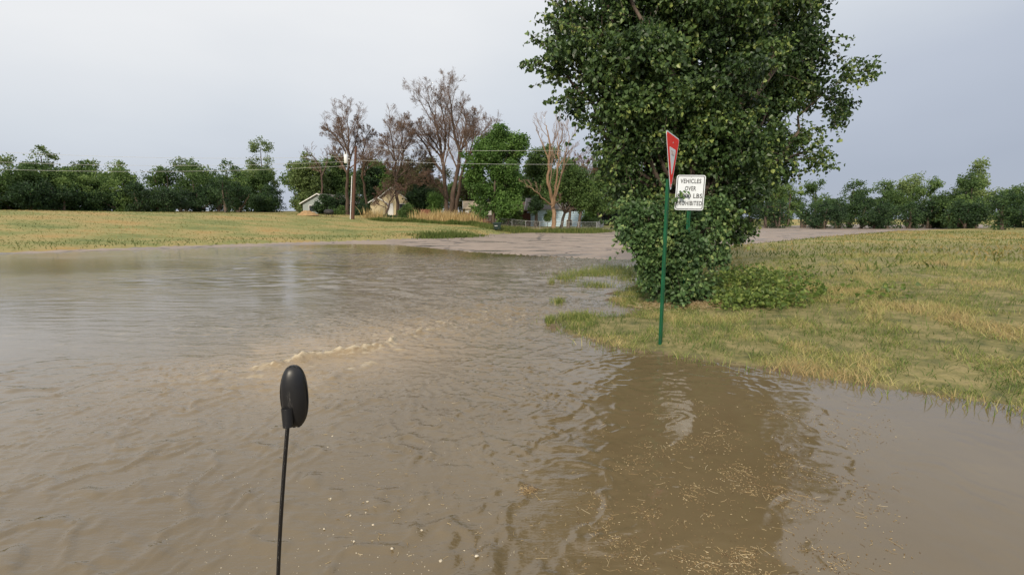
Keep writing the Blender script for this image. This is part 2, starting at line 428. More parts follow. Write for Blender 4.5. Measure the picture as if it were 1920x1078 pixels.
dark = nd('ShaderNodeRGB'); dark.outputs[0].default_value = (.10,.085,.07,1)
tar = nd('ShaderNodeRGB'); tar.outputs[0].default_value = (.09,.075,.065,1)
ca = mixc(wetr.outputs[0], basec.outputs[0], dark.outputs[0]); cb = mixc(ck.outputs[0], ca, tar.outputs[0])
lk(cb, b.inputs['Base Color'])
rr = nd('ShaderNodeMapRange'); lk(wetr.outputs[0], rr.inputs[0]); rr.inputs[3].default_value = .75; rr.inputs[4].default_value = .25; lk(rr.outputs[0], b.inputs['Roughness'])
n5 = nzz(40, 3); bp = nd('ShaderNodeBump'); bp.inputs['Strength'].default_value = .4; bp.inputs['Distance'].default_value = .01; lk(n5.outputs[0], bp.inputs['Height']); lk(bp.outputs[0], b.inputs['Normal'])
rx = axis(-95, -20, 22, 150, .35, 1.05); ry = axis(1, 20, 62, 165, .35, 1.05)
X, Y = np.meshgrid(rx, ry); d = sdist(ROAD, X, Y); Zr = ground(X, Y) + .0
F = grid_faces(len(rx), len(ry)); keep = (d.ravel()[F] < .15).all(1) & (Y.ravel()[F].mean(1) > 14)
used = np.unique(F[keep]); remap = np.full(X.size, -1); remap[used] = np.arange(len(used))
o = mesh_obj('road', np.stack([X.ravel(), Y.ravel(), Zr.ravel()], 1)[used], [remap[F[keep]]], m)
tag(o, kind='structure')

# ---- flood water
crest = np.array([flat(*p) for p in [(440,700),(520,690),(575,674),(625,666),(680,660),(725,652),(745,634),(790,622),(835,613),(880,603),(930,588)]])
crest2 = np.array([flat(*p) for p in [(540,745),(600,724),(640,700),(690,684),(740,668)]])
def pdist(poly, x, y):
    d = np.full(x.shape, 1e9); sgn = np.zeros(x.shape); tt = np.zeros(x.shape)
    for i in range(len(poly) - 1):
        a, b_ = poly[i], poly[i + 1]; e_ = b_ - a
        t_ = np.clip(((x - a[0]) * e_[0] + (y - a[1]) * e_[1]) / (e_ @ e_), 0, 1)
        dx, dy = x - a[0] - e_[0] * t_, y - a[1] - e_[1] * t_
        dd = np.hypot(dx, dy); c = dd < d
        d = np.where(c, dd, d); sgn = np.where(c, np.sign(e_[0] * dy - e_[1] * dx), sgn); tt = np.where(c, (i + t_) / (len(poly) - 1), tt)
    return d, sgn, tt
def axis2(lo, d0, d1, m0, m1, hi, fine, g1, g2=1.2):
    a = list(np.arange(d0, d1 + 1e-6, fine)); s_ = fine; v_ = d1
    while v_ < hi: s_ *= g1 if v_ < m1 else g2; v_ += s_; a.append(v_)
    s_ = fine; v_ = d0
    while v_ > lo: s_ *= g1 if v_ > m0 else g2; v_ -= s_; a.insert(0, v_)
    return np.array(a)
wx = axis2(-400, -4.0, 3.6, -18, 8, 400, .024, 1.028); wy = axis2(-60, 1.7, 11.0, 1.5, 32, 160, .026, 1.016)
X, Y = np.meshgrid(wx, wy)
fade = sstep(-18, -9, X) * sstep(9, 4.4, X) * sstep(.5, 2, Y) * sstep(33, 24, Y)
nearf = sstep(17, 11, Y) * sstep(-9, -5, X)
wr = np.random.default_rng(3)
H = np.zeros_like(X)
warpx = X + .5 * (fbm(X * .8, Y * .8, 3, 21) - .5); warpy = Y + .5 * (fbm(X * .8 + 7, Y * .8, 3, 22) - .5)
for k in range(46):                        # ripples running mostly toward and across the verge
    lam = wr.choice([.07, .11, .16, .24, .36, .6]) * wr.uniform(.8, 1.2)
    th = wr.normal(R(70), R(34)); ph = wr.uniform(0, 6.28)
    env = vnoise(X / (lam * 5) + k * 3.1, Y / (lam * 5) - k * 1.7, 40 + k) ** 2
    wv = np.sin((warpx * math.cos(th) + warpy * math.sin(th)) * 6.283 / lam + ph)
    H += env * (.0030 * lam ** .95 * 2.4) * (1.3 - 2.2 * np.abs(wv) if k % 2 else wv) * (nearf if lam < .3 else 1)
for k in range(22):                        # longer wind waves out on the flooded street
    lam = wr.choice([.5, .8, 1.2]) * wr.uniform(.8, 1.2); th = wr.normal(R(80), R(24)); ph = wr.uniform(0, 6.28)
    env = vnoise(X / (lam * 6) + k * 2.3, Y / (lam * 3) - k * 1.1, 240 + k) ** 2 * sstep(7, 12, Y) * sstep(24, 18, Y + .75 * np.minimum(X + 2, 0))
    H += env * .0062 * lam * np.sin((warpx * math.cos(th) + warpy * math.sin(th)) * 6.283 / lam + ph)
d1, s1, t1 = pdist(crest, X, Y); d2, s2, t2 = pdist(crest2, X, Y)
chop = np.exp(-(d1 / 1.2) ** 2) * sstep(3.6, .5, X)
calm = sstep(.2, 1.6, X) * sstep(7.5, 4.5, Y)
far_up = sstep(5.5, 9, Y) * 1.0
slick = np.exp(-((X + 5.2) / 2.4) ** 2 - ((Y - 10.8) / 2.2) ** 2)
H *= 1 - .8 * slick
H *= (.85 + 1.6 * chop + .7 * far_up) * (1 - .8 * calm) * (.24 + .76 * sstep(4.2, 7.4, Y + .25 * X)) * (1 - .55 * sstep(-3, -8, X) * sstep(30, 18, Y))
# sharp little cusps on the flowing sheet in front
ox, oy = flat(800, 690); rx_, ry_ = X - ox, oy - Y
ph_ = np.arctan2(rx_, ry_ + .02); rad_ = np.hypot(rx_, ry_)
wob = .5 * (fbm(X * 1.3, Y * 1.3, 3, 75) - .5)
for q_, (ka, kr, hgt_, th_) in enumerate([(7, 1.5, .015, .90), (13, 2.2, .010, .90), (5, 3.5, .008, .92)]):
    cusp = 1 - np.abs(2 * fbm((ph_ + wob) * ka + 40, rad_ * kr + wob * 2, 3, 71 + q_) - 1)
    H += hgt_ * sstep(th_, 1.0, cusp) * (1 - .8 * calm) * sstep(6.4, 5.6, Y) * sstep(.15, .6, rad_)
front = sstep(6.6, 5.4, Y) * sstep(.1, .7, rad_)
H += front * (1 - .75 * calm) * (.0075 * (fbm((ph_ + wob * .8) * 5 + 60, rad_ * 1.0 + wob, 3, 83) - .5) * sstep(0, 1.2, rad_) + .0060 * (fbm((ph_ + wob) * 14 + 60, rad_ * 2.0 + wob, 3, 84) - .5))
H += front * .0032 * (fbm(X * 5.5, Y * 5.5, 3, 85) - .5)
cusp = 1 - np.abs(2 * fbm(warpx * 1.2, warpy * 3.4, 4, 79) - 1)
H += .007 * sstep(.90, 1.0, cusp) * sstep(4.6, 5.6, Y) * sstep(10, 7, Y) * sstep(-1.6, -.4, X)
amp = (sstep(0, .1, t1) * sstep(.75, .38, t1) + .55 * sstep(.99, .7, t1))
rag = fbm(X * 5, Y * 5, 4, 31)
off = .12 * (fbm(X * 1.6, Y * 1.6, 3, 35) - .5)
dd = np.abs(d1 * s1 + off)
rag2 = fbm(X * 18, Y * 18, 3, 36)
H += amp * (.056 * np.exp(-(dd / .075) ** 2) * np.clip(1.9 * rag - .35, 0, 1.2) * (.4 + 1.2 * rag2) + .020 * np.exp(-(dd / .34) ** 2))
dd2 = np.abs(d2 * s2 + off); a2_ = sstep(0, .3, t2) * sstep(1, .6, t2)
H += a2_ * .03 * np.exp(-(dd2 / .09) ** 2) * (.4 + 1.2 * rag)
H += (.010 * np.exp(-(d1 / .5) ** 2) + .004 * chop) * (fbm(X * 9, Y * 9, 3, 33) - .5) * 2
foam = np.maximum(amp * np.exp(-(dd / .055) ** 2) * sstep(.49, .66, .4 * rag + .6 * fbm(X * 20, Y * 20, 3, 61) + .02), .7 * a2_ * np.exp(-(dd2 / .07) ** 2) * sstep(.5, .66, fbm(X * 8, Y * 8, 4, 62)))
band = np.exp(-((Y - 9.1 - .25 * X) / 1.5) ** 2) * sstep(2.0, -.4, X)
foam = np.maximum(foam, .4 * sstep(.665, .74, fbm(X * 9, Y * 9, 4, 63) + .12 * (fbm(X, Y, 2, 3) - .5)) * np.clip(np.exp(-(d1 / .5) ** 2) + .5 * band, 0, 1))
H *= fade; foam *= fade
silt = np.clip(np.exp(-(d1 / 1.3) ** 2) * np.where(s1 > 0, 1, .55) * amp + .2 * chop, 0, 1) * fade

m, t, b = new_mat('flood_water_surface'); nd, lk = t.nodes.new, t.links.new
tcn = nd('ShaderNodeTexCoord')
n1 = nzz(.5, 5); wc = rmp(n1, [(.3, (.138,.101,.053)), (.7, (.175,.132,.073))])
siltc = nd('ShaderNodeRGB'); siltc.outputs[0].default_value = (.285,.208,.118,1)
foamc = nd('ShaderNodeRGB'); foamc.outputs[0].default_value = (.54,.45,.31,1)
as_ = nd('ShaderNodeAttribute'); as_.attribute_name = 'silt'
af = nd('ShaderNodeAttribute'); af.attribute_name = 'foam'
c1 = mixc(as_.outputs['Fac'], wc.outputs[0], siltc.outputs[0]); c2 = mixc(af.outputs['Fac'], c1, foamc.outputs[0])
lk(c2, b.inputs['Base Color']); b.inputs['IOR'].default_value = 1.333
rr = nd('ShaderNodeMapRange'); lk(af.outputs['Fac'], rr.inputs[0]); rr.inputs[3].default_value = .035; rr.inputs[4].default_value = .6; lk(rr.outputs[0], b.inputs['Roughness'])
b.inputs['Specular IOR Level'].default_value = 1.0; b.inputs['IOR'].default_value = 1.40
nA = nzz(1.9, 6, (.5, 1.5, 1)); nB = nzz(9.0, 4, (.7, 1.3, 1))
bpA = nd('ShaderNodeBump'); bpA.inputs['Strength'].default_value = 1; bpA.inputs['Distance'].default_value = .060
bpB = nd('ShaderNodeBump'); bpB.inputs['Strength'].default_value = .5; bpB.inputs['Distance'].default_value = .012
ca_ = nd('ShaderNodeAttribute'); ca_.attribute_name = 'calm'
cm = nd('ShaderNodeMath'); cm.operation = 'MULTIPLY'; lk(ca_.outputs['Fac'], cm.inputs[0]); lk(nA.outputs[0], cm.inputs[1]); lk(cm.outputs[0], bpA.inputs['Height'])
cm2 = nd('ShaderNodeMath'); cm2.operation = 'MULTIPLY'; lk(ca_.outputs['Fac'], cm2.inputs[0]); lk(nB.outputs[0], cm2.inputs[1]); lk(cm2.outputs[0], bpB.inputs['Height'])
lk(bpA.outputs[0], bpB.inputs['Normal']); lk(bpB.outputs[0], b.inputs['Normal'])
patch = sstep(.42, .62, fbm(X * .12 + Y * .05, Y * .22, 3, 81))
rip = .34 * sstep(1.6, -.2, X) + .06 + 1.25 * sstep(5.5, 12, Y) * (.3 + .7 * patch) + .35 * chop
rip = rip * (1 - .75 * sstep(21, 25, Y + .75 * np.minimum(X + 2, 0)))
far_left = sstep(-3, -8, X + .0 * Y) * sstep(30, 18, Y)
rip = rip * (1 - .75 * far_left) * (1 - .55 * calm) * (1 - .85 * slick)
o = mesh_obj('flood_water', np.stack([X.ravel(), Y.ravel(), H.ravel()], 1), [grid_faces(len(wx), len(wy))], m,
             attrs={'foam': foam.ravel(), 'silt': silt.ravel(), 'calm': rip.ravel()})
tag(o, kind='structure')
WX, WY, WH = wx, wy, H
def wz(x, y):
    i = np.clip(np.searchsorted(WX, x), 0, len(WX) - 1); j = np.clip(np.searchsorted(WY, y), 0, len(WY) - 1)
    return WH[j, i]

# ------------------------------------------------------------------ foliage makers
def unit(v): return v / (np.linalg.norm(v, axis=-1, keepdims=True) + 1e-9)

def leaf_verts(P, A, size, g, heart=True, fold=.18, curl=0.0):
    """leaves at P growing along A"""
    n = len(P)
    A = unit(A); S_ = unit(np.cross(A, unit(g.normal(size=(n, 3)) + np.array([0, 0, .6])))); Nn = np.cross(S_, A)
    s = size[:, None]
    if heart:
        loc = [(0, 0, 0), (-.42, .06, 1), (-.40, .48, 1), (0, 1, 0), (.40, .48, 1), (.42, .06, 1)]
        f = [[0, 3, 2, 1], [0, 5, 4, 3]]
    else:
        loc = [(0, 0, 0), (-.38, .45, 1), (0, 1, 0), (.38, .45, 1)]
        f = [[0, 2, 1], [0, 3, 2]]
    k = len(loc)
    V = np.stack([P + s * (x_ * S_ + y_ * A + z_ * fold * Nn) for x_, y_, z_ in loc], 1).reshape(-1, 3)
    F_ = (np.arange(n)[:, None, None] * k + np.array(f)[None]).reshape(-1, len(f[0]))
    return V, F_, k

def leaf_object(name, P, A, size, mat, parent, g, heart, v=None, base=(0, 0, 0), fold=.18):
    V, F_, k = leaf_verts(P - np.asarray(base), A, size, g, heart, fold)
    v = g.uniform(0, 1, len(P)) if v is None else v
    return mesh_obj(name, V, [F_], mat, parent, attrs={'v': np.repeat(v, k)}, smooth=False)

def lobe_points(lobes, n_cl, per, spread, g, hollow=.30, sub=0):
    """clump centres through spheres (x,y,z,r[,squash]); returns leaf points, outward dirs, clump hue"""
    lobes = np.array(lobes, float)
    if sub:                                # boughs: small lumps over each big one, some missing
        k_ = len(lobes) * sub; ii = np.repeat(np.arange(len(lobes)), sub)
        dv = unit(g.normal(size=(k_, 3)) + np.array([0, 0, .15])); r_ = lobes[ii, 3] * g.uniform(.22, .50, k_)
        c_ = lobes[ii, :3] + dv * (lobes[ii, 3] * g.uniform(.45, 1.12, k_))[:, None]
        lobes = np.c_[c_, r_][g.uniform(size=k_) < .85]
    wgt = lobes[:, 3] ** 2; wgt /= wgt.sum()
    idx = g.choice(len(lobes), n_cl, p=wgt)
    d = unit(g.normal(size=(n_cl, 3))); rr = lobes[idx, 3] * g.uniform(hollow, 1.06, n_cl) ** .45
    C = lobes[idx, :3] + d * rr[:, None]
    hb = g.normal(0, .19, len(lobes))
    hue = np.clip(g.normal(.42, .14, n_cl) + hb[idx], 0, 1)
    P = np.repeat(C, per, 0) + np.clip(g.normal(size=(n_cl * per, 3)), -1.7, 1.7) * np.repeat(spread * g.uniform(.5, 1.3, n_cl), per)[:, None] * np.array([1, 1, .75])
    O = np.repeat(d, per, 0); Hh = np.clip(np.repeat(hue, per) + g.normal(0, .16, n_cl * per), 0, 1)
    return P, O, Hh, C, d

def leaf_dirs(O, g, droop=.5, out=.5):
    return unit(O * out + g.normal(size=O.shape) * .75 + np.array([0, 0, -droop]))

def curve_poly(a, b_, n=8, bow=None, wob=.03, g=rng):
    a, b_ = np.asarray(a, float), np.asarray(b_, float)
    t_ = np.linspace(0, 1, n)[:, None]
    ln = np.linalg.norm(b_ - a)
    mid = (a + b_) / 2 + (np.array([0, 0, 0]) if bow is None else np.asarray(bow))
    P = (1 - t_) ** 2 * a + 2 * t_ * (1 - t_) * mid + t_ ** 2 * b_
    w_ = np.cumsum(g.normal(size=(n, 3)), 0) * wob * ln / n ** .5
    w_ -= t_ * w_[-1]
    w_[0] = 0
    return P + w_

class Branches:
    def __init__(s): s.byn = {}
    def add(s, P, r, k=3): s.byn.setdefault((len(P), k), []).append((P, r))
    def mesh(s, name, mat, parent, base):
        Vs, Fs, n = [], [], 0
        for (npt, k), L_ in s.byn.items():
            V, F_ = sweep(np.array([p for p, _ in L_]) - np.asarray(base), np.array([r for _, r in L_]), k)
            Vs.append(V); Fs.append(F_[0] + n); n += len(V)
        return mesh_obj(name, np.concatenate(Vs), Fs, mat, parent)

def ramify(br, limb, r0, r1, counts, lens, g, up=.35, rmin=.012, ang=(25, 55), start=.25, ends=None):
    """children along a limb polyline, recursively; counts and lens by level"""
    if not counts: 
        if ends is not None: ends.append((limb[-1], limb[-1] - limb[-2]))
        return
    n = len(limb); ll = np.linalg.norm(np.diff(limb, axis=0), axis=1).sum()
    for c in range(counts[0]):
        t_ = min(1, start + (1.06 - start) * (c + g.uniform(.1, .9)) / counts[0])
        f = t_ * (n - 1); i = min(int(f), n - 2); p = limb[i] + (limb[i + 1] - limb[i]) * (f - i)
        T = unit(limb[i + 1] - limb[i]); q = unit(np.cross(T, unit(g.normal(size=3))))
        a_ = R(g.uniform(*ang)); d_ = unit(T * math.cos(a_) + q * math.sin(a_) + np.array([0, 0, up * g.uniform(.2, .8)]))
        ln = ll * lens[0] * g.uniform(.6, 1.25) * (1.13 - .64 * t_)
        rb = max(rmin, min((r0 + (r1 - r0) * t_) * .5, ln * .022))
        m_ = 5 if len(counts) > 1 else 4
        P = curve_poly(p, p + d_ * ln, m_, np.array([0, 0, -.06 * ln + .10 * ln * up]) + g.normal(size=3) * ln * .05, .035, g)
        br.add(P, np.linspace(rb, max(rmin, rb * .35), m_), 4 if rb > .05 else 3)
        ramify(br, P, rb, max(rmin, rb * .35), counts[1:], lens[1:], g, up, rmin, ang, .2, ends)

def bare_tree(name, label, px, D, stems, counts, lens, mat, seed, group='bare trees on the far side', up=.35, pybase=None, rmin=.016, ang=(24, 50), dead=None, jitter=1.0):
    """stems: (list of image points low to high, base radius, top radius)"""
    g = np.random.default_rng(seed)
    b0 = hit(px, pybase) if pybase else None
    x0 = at(px, 400, D)[0]; base = np.array([x0, D, gz(x0, D) - .15])
    root = thing(name, label, 'tree', base, group=group)
    trunk, br = Branches(), Branches(); ends = []
    for pts, ra, rb in stems:
        dy = 0; W = []
        for i, (qx, qy) in enumerate(pts):
            if i: dy += g.normal(0, .9) * jitter
            W.append(at(qx, qy, D + dy))
        if pts[0][1] > 399: W[0] = np.array([W[0][0], D, base[2]])
        W = np.array(W)
        # smooth the image polyline
        tt = np.linspace(0, len(W) - 1, 4 * (len(W) - 1) + 1)
        P = np.stack([np.interp(tt, np.arange(len(W)), W[:, c]) for c in range(3)], 1)
        for _ in range(2): P[1:-1] = .25 * P[:-2] + .5 * P[1:-1] + .25 * P[2:]
        P[1:-1] += g.normal(size=P[1:-1].shape) * .07
        rad = np.linspace(ra, rb, len(P))
        if pts[0][1] > 399: rad[0] *= 1.35
        trunk.add(P, rad, 8 if ra > .15 else 6)
        ramify(br, P, ra, rb, counts, lens, g, up, rmin, ang, .34 if pts[0][1] > 380 else .15, ends)
    trunk.mesh('trunk', mat, root, base); br.mesh('branches', M['bleached_twig'] if mat is M['warm_bark'] else M['bare_twig'], root, base)
    if dead:
        n_, mat_, size = dead
        E = np.array([e_[0] for e_ in ends]); T = np.array([e_[1] for e_ in ends])
        zc_ = np.quantile(E[:, 2], .45); E, T = (E[E[:, 2] < zc_], T[E[:, 2] < zc_]) if size < .14 and mat_ is M['dead_leaf'] else (E, T)
        k = g.choice(len(E), n_)
        P = E[k] - T[k] * g.uniform(0, 1.2, (n_, 1)) + g.normal(size=(n_, 3)) * .12
        leaf_object('dead_leaves', P, g.normal(size=(n_, 3)), np.full(n_, size) * g.uniform(.6, 1.3, n_), mat_, root, g, False, base=base)
    return root

def leafy_tree(name, label, px, D, lobes_px, n_cl, per, size, mat, seed, trunk_px=None, tr=.22, bark='bark', cat='tree', group=None, spread=.5, dz=1.0, crown='crown', droop=.35, hollow=.3):
    """lobes_px: (px, py, radius in px [, depth offset])"""
    g = np.random.default_rng(seed)
    x0 = at(px, 400, D)[0]; base = np.array([x0, D, gz(x0, D) - .1])
    root = thing(name, label, cat, base, group=group)
    lobes = []
    for L_ in lobes_px:
        r_ = L_[2] * D / FPX; off = L_[3] if len(L_) > 3 else g.uniform(-.6, .6) * r_
        c = at(L_[0], L_[1], D + off); lobes.append((c[0], c[1], c[2], r_))
    P, O, v, C, d_ = lobe_points(lobes, n_cl, per, spread * .75, g, hollow, 9)
    ok = P[:, 2] > base[2] + .1; P, O, v = P[ok], O[ok], v[ok]
    leaf_object(crown, P, leaf_dirs(O, g, droop), size * g.uniform(.65, 1.3, len(P)), mat, root, g, False, v, base)
    tb = Branches()
    tops = trunk_px or [[(px, 440), (lobes_px[0][0], lobes_px[0][1])]]
    for pts in tops:
        W = np.array([at(qx, qy, D) for qx, qy in pts]); W[0] = [W[0][0], D, base[2]]
        tt = np.linspace(0, len(W) - 1, 3 * (len(W) - 1) + 1)
        Pp = np.stack([np.interp(tt, np.arange(len(W)), W[:, c]) for c in range(3)], 1)
        Pp[1:-1] += g.normal(size=Pp[1:-1].shape) * .04
        rad = np.linspace(tr, tr * .45, len(Pp)); rad[0] *= 1.3
        tb.add(Pp, rad, 7)
        top = Pp[-1]
        for Lb in lobes:
            q = np.array(Lb[:3]); s_ = Pp[int(len(Pp) * .55)]
            if np.linalg.norm(q - s_) < 5: tb.add(curve_poly(s_, q, 6, g.normal(size=3) * .2, .05, g), np.linspace(tr * .4, .02, 6), 5)
    k = g.choice(len(C), min(len(C), 160), replace=False)
    LB = np.array(lobes)
    for i in k:
        c0 = LB[np.argmin(np.linalg.norm(LB[:, :3] - C[i], axis=1)), :3]
        tb.add(curve_poly(c0, C[i], 4, g.normal(size=3) * .1, .06, g), np.linspace(.05, .012, 4), 3)
    tb.mesh('trunk', M[bark], root, base)
    return root

# ------------------------------------------------------------------ the near tree, its sucker bush and the signs
g = np.random.default_rng(11)
def near_lobe(px, py, D, r): c = at(px, py, D); return (c[0], c[1], c[2], r)
base = np.array([at(1275, 560, 11.0)[0], 11.0, 0]); base[2] = gz(base[0], base[1]) - .05
root = thing('shade_tree', 'large dark green leafy tree overhanging the flooded corner behind the yield sign', 'tree', base)
NL = [near_lobe(*a) for a in [
    (1085,45,11.2,.55),(1045,112,10.4,.36),(1090,130,10.6,.55),(1135,70,11,.75),(1125,185,10.5,.48),(1170,130,10.8,.8),(1215,50,11.4,1.0),
    (1290,55,11.2,1.1),(1240,160,10.9,1.0),(1320,170,11.1,1.1),(1180,225,10.6,.62),(1165,290,10.8,.42),(1215,290,11.0,.72),(1180,335,11.0,.40),
    (1290,270,11.3,.95),(1340,320,11.4,.9),(1235,370,11.5,.7),(1310,400,11.6,.7),(1370,270,11.8,1.1),(1390,130,12,1.2),(1400,20,12,1.2),(1380,385,12,.8),
    (1440,200,12.4,.9),(1455,90,12.4,.9),(1430,310,12.4,.7),(1150,-30,11.4,.85),(1230,-70,11.6,1.1),(1330,-70,11.8,1.2),(1420,-60,12.2,1.0),
    (1210,-170,12,1.0),(1310,-190,12.2,1.2),(1390,-160,12.6,.9),(1290,-290,12.4,.9),(1290,100,13,1.3),(1220,200,13,1.2),(1350,220,13.4,1.3),(1280,330,13,1.0),(1290,-40,13.4,1.3),(1075,-50,11.2,.7),(1030,-120,11.4,.8),(1110,-150,11.6,.9),(1170,-260,12,1.0),(1480,-60,12.6,1.1),(1510,70,12.8,1.0),(1500,-190,12.6,1.1),(1540,180,13,.9),(1490,290,13,.7),(1400,-290,12.6,1.0)]]
P, O, v, C, dd_ = lobe_points(NL, 13500, 14, .12, g, .3, 14)
# leafy shoots sticking out of the crown's edge
LB = np.array(NL); Ps, Os, shoots = [], [], []
for i in range(620):
    L_ = LB[g.integers(len(LB))]; d_ = unit(g.normal(size=3) + np.array([-.5, -.2, -.05]))
    s_ = L_[:3] + d_ * L_[3] * .8; ln = g.uniform(.35, 1.0)
    pl = curve_poly(s_, s_ + unit(d_ + np.array([-.2, 0, -.1])) * ln, 5, (0, 0, .05), .05, g); shoots.append(pl)
    t_ = np.linspace(.25, 1, 13); q = np.stack([np.interp(t_ * 4, np.arange(5), pl[:, c]) for c in range(3)], 1)
    Ps.append(q + g.normal(size=q.shape) * .03); Os.append(np.repeat(d_[None], 13, 0))
for (p0, p1) in [((1060,105),(978,122)),((1080,105),(1000,78)),((1050,130),(985,128)),((1070,150),(1018,140)),((1110,180),(1022,190)),((1075,60),(1025,32)),
                 ((1130,225),(1078,215)),((1140,250),(1075,232)),((1160,290),(1112,285)),((1165,320),(1118,300)),((1175,345),(1130,355)),((1085,165),(1045,205))]:
    pl = curve_poly(at(*p0, 10.5), at(*p1, 10.3), 6, (0, 0, .06), .04, g); shoots.append(pl)
    for rep in range(3):
        t_ = np.linspace(.05, 1, 22) ** .9; q = np.stack([np.interp(t_ * 5, np.arange(6), pl[:, c]) for c in range(3)], 1)
        Ps.append(q + g.normal(size=q.shape) * (.05 * (1.5 - t_[:, None]))); Os.append(np.repeat(np.array([[-.6, -.2, -.3]]), 22, 0))
Pe = np.concatenate(Ps); Oe = np.concatenate(Os)
P = np.vstack([P, Pe]); O = np.vstack([O, Oe]); v = np.concatenate([v, np.clip(g.normal(.6, .22, len(Pe)), 0, 1)])
lite = g.uniform(size=len(P)) < .012; v[lite] = g.uniform(.92, 1, lite.sum())
A = leaf_dirs(O, g, .75, .35)
leaf_object('crown', P, A, .080 * g.uniform(.55, 1.45, len(P)), M['near_leaf'], root, g, True, v, base)
tb = Branches()
fork = at(1290, 430, 11.4)
tb.add(curve_poly(base, fork, 8, (.1, 0, .1), .05, g), np.linspace(.30, .20, 8), 10)
for L_ in NL:
    q = np.array(L_[:3]); s_ = fork + (q - fork) * .0
    tb.add(curve_poly(s_, q, 8, (0, 0, .35), .08, g), np.linspace(.085, .02, 8), 6)
for i in g.choice(len(C), 700, replace=False):
    c0 = LB[np.argmin(np.linalg.norm(LB[:, :3] - C[i], axis=1)), :3]; tb.add(curve_poly(c0, C[i], 5, g.normal(size=3) * .06, .06, g), np.linspace(.016, .004, 5), 3)
for pl in shoots: tb.add(pl, np.linspace(.007, .003, len(pl)), 3)
tb.mesh('trunk', M['bark'], root, base)

# bush of suckers round the trunk
bb = np.array([at(1262, 565, 10.2)[0], 10.2, 0]); bb[2] = gz(bb[0], bb[1]) - .03
root = thing('sucker_bush', 'mid green heart-leaved bush growing round the foot of the shade tree', 'bush', bb)
BL = [near_lobe(*a) for a in [(1215,410,10.0,.42),(1190,445,9.9,.30),(1205,470,9.9,.34),(1250,440,10.0,.45),(1240,500,9.9,.42),(1225,520,9.9,.28),(1290,470,9.9,.45),(1320,430,10.2,.42),
    (1300,520,9.9,.38),(1265,540,9.9,.30),(1310,555,10.0,.18),(1245,555,9.9,.18),(1335,475,10.2,.30),(1280,420,10.3,.40),(1185,400,10.2,.28),(1340,400,10.6,.4),(1292,452,9.68,.22),(1284,500,9.62,.20),(1286,540,9.55,.15),(1300,475,9.7,.2),(1278,562,9.5,.10)]]
P, O, v, C, dd_ = lobe_points(BL, 1900, 10, .085, g, .4, 9)
ok = P[:, 2] > bb[2] + .05
P, O, v = P[ok], O[ok], v[ok]
Ps, Os, shoots = [], [], []
LB = np.array(BL)
for i in range(170):
    L_ = LB[g.integers(len(LB))]; d_ = unit(g.normal(size=3) + np.array([-.2, -.3, .2])); s_ = L_[:3] + d_ * L_[3] * .85
    pl = curve_poly(s_, s_ + d_ * g.uniform(.15, .4), 5, (0, 0, .03), .05, g); shoots.append(pl)
    t_ = np.linspace(.2, 1, 8); q = np.stack([np.interp(t_ * 4, np.arange(5), pl[:, c]) for c in range(3)], 1)
    Ps.append(q + g.normal(size=q.shape) * .03); Os.append(np.repeat(d_[None], 8, 0))
for p0, p1, D0, D1 in [((1238,374),(1279,367),9.75,9.47),((1240,380),(1272,373),9.75,9.46),((1268,366),(1284,360),9.5,9.47),((1245,350),(1240,325),9.9,9.8)]:   # twigs reaching across the weight limit sign
    pl = curve_poly(at(*p0, D0), at(*p1, D1), 5, (0, 0, .02), .03, g); shoots.append(pl)
    t_ = np.linspace(.2, 1, 10); q = np.stack([np.interp(t_ * 4, np.arange(5), pl[:, c]) for c in range(3)], 1)
    Ps.append(q + g.normal(size=q.shape) * np.array([.025, .012, .025])); Os.append(np.repeat(np.array([[.5, -.3, -.1]]), 10, 0))
Pe = np.concatenate(Ps); P = np.vstack([P, Pe]); O = np.vstack([O, np.concatenate(Os)]); v = np.concatenate([v, np.clip(g.normal(.6, .2, len(Pe)), 0, 1)])
lite = g.uniform(size=len(P)) < .03; v[lite] = g.uniform(.9, 1, lite.sum())
# keep growth out of the space in front of the sign face, as if clipped back
sc = at(1294.5, 362, 9.55)
blk = (np.abs(P[:, 0] - sc[0]) < .34) & (np.abs(P[:, 2] - sc[2]) < .38) & (P[:, 1] < 9.75) & ~((P[:, 0] < sc[0] - .05) & (np.abs(P[:, 2] - sc[2] + .05) < .12))
P, O, v = P[~blk], O[~blk], v[~blk]
leaf_object('foliage', P, leaf_dirs(O, g, .6, .5), .078 * g.uniform(.6, 1.35, len(P)), M['bush_leaf'], root, g, True, v, bb)
tb = Branches()
for L_ in BL:
    s_ = bb + np.array([g.normal(0, .16), g.normal(0, .12), 0])
    tb.add(curve_poly(s_, np.array(L_[:3]), 8, (0, 0, .1), .06, g), np.linspace(.022, .008, 8), 5)
for i in g.choice(len(C), 260, replace=False):
    c0 = LB[np.argmin(np.linalg.norm(LB[:, :3] - C[i], axis=1)), :3]; tb.add(curve_poly(c0, C[i], 4, g.normal(size=3) * .05, .06, g), np.linspace(.008, .003, 4), 3)
for pl in shoots: tb.add(pl, np.linspace(.004, .002, len(pl)), 3)
tb.mesh('stems', M['bark'], root, bb)

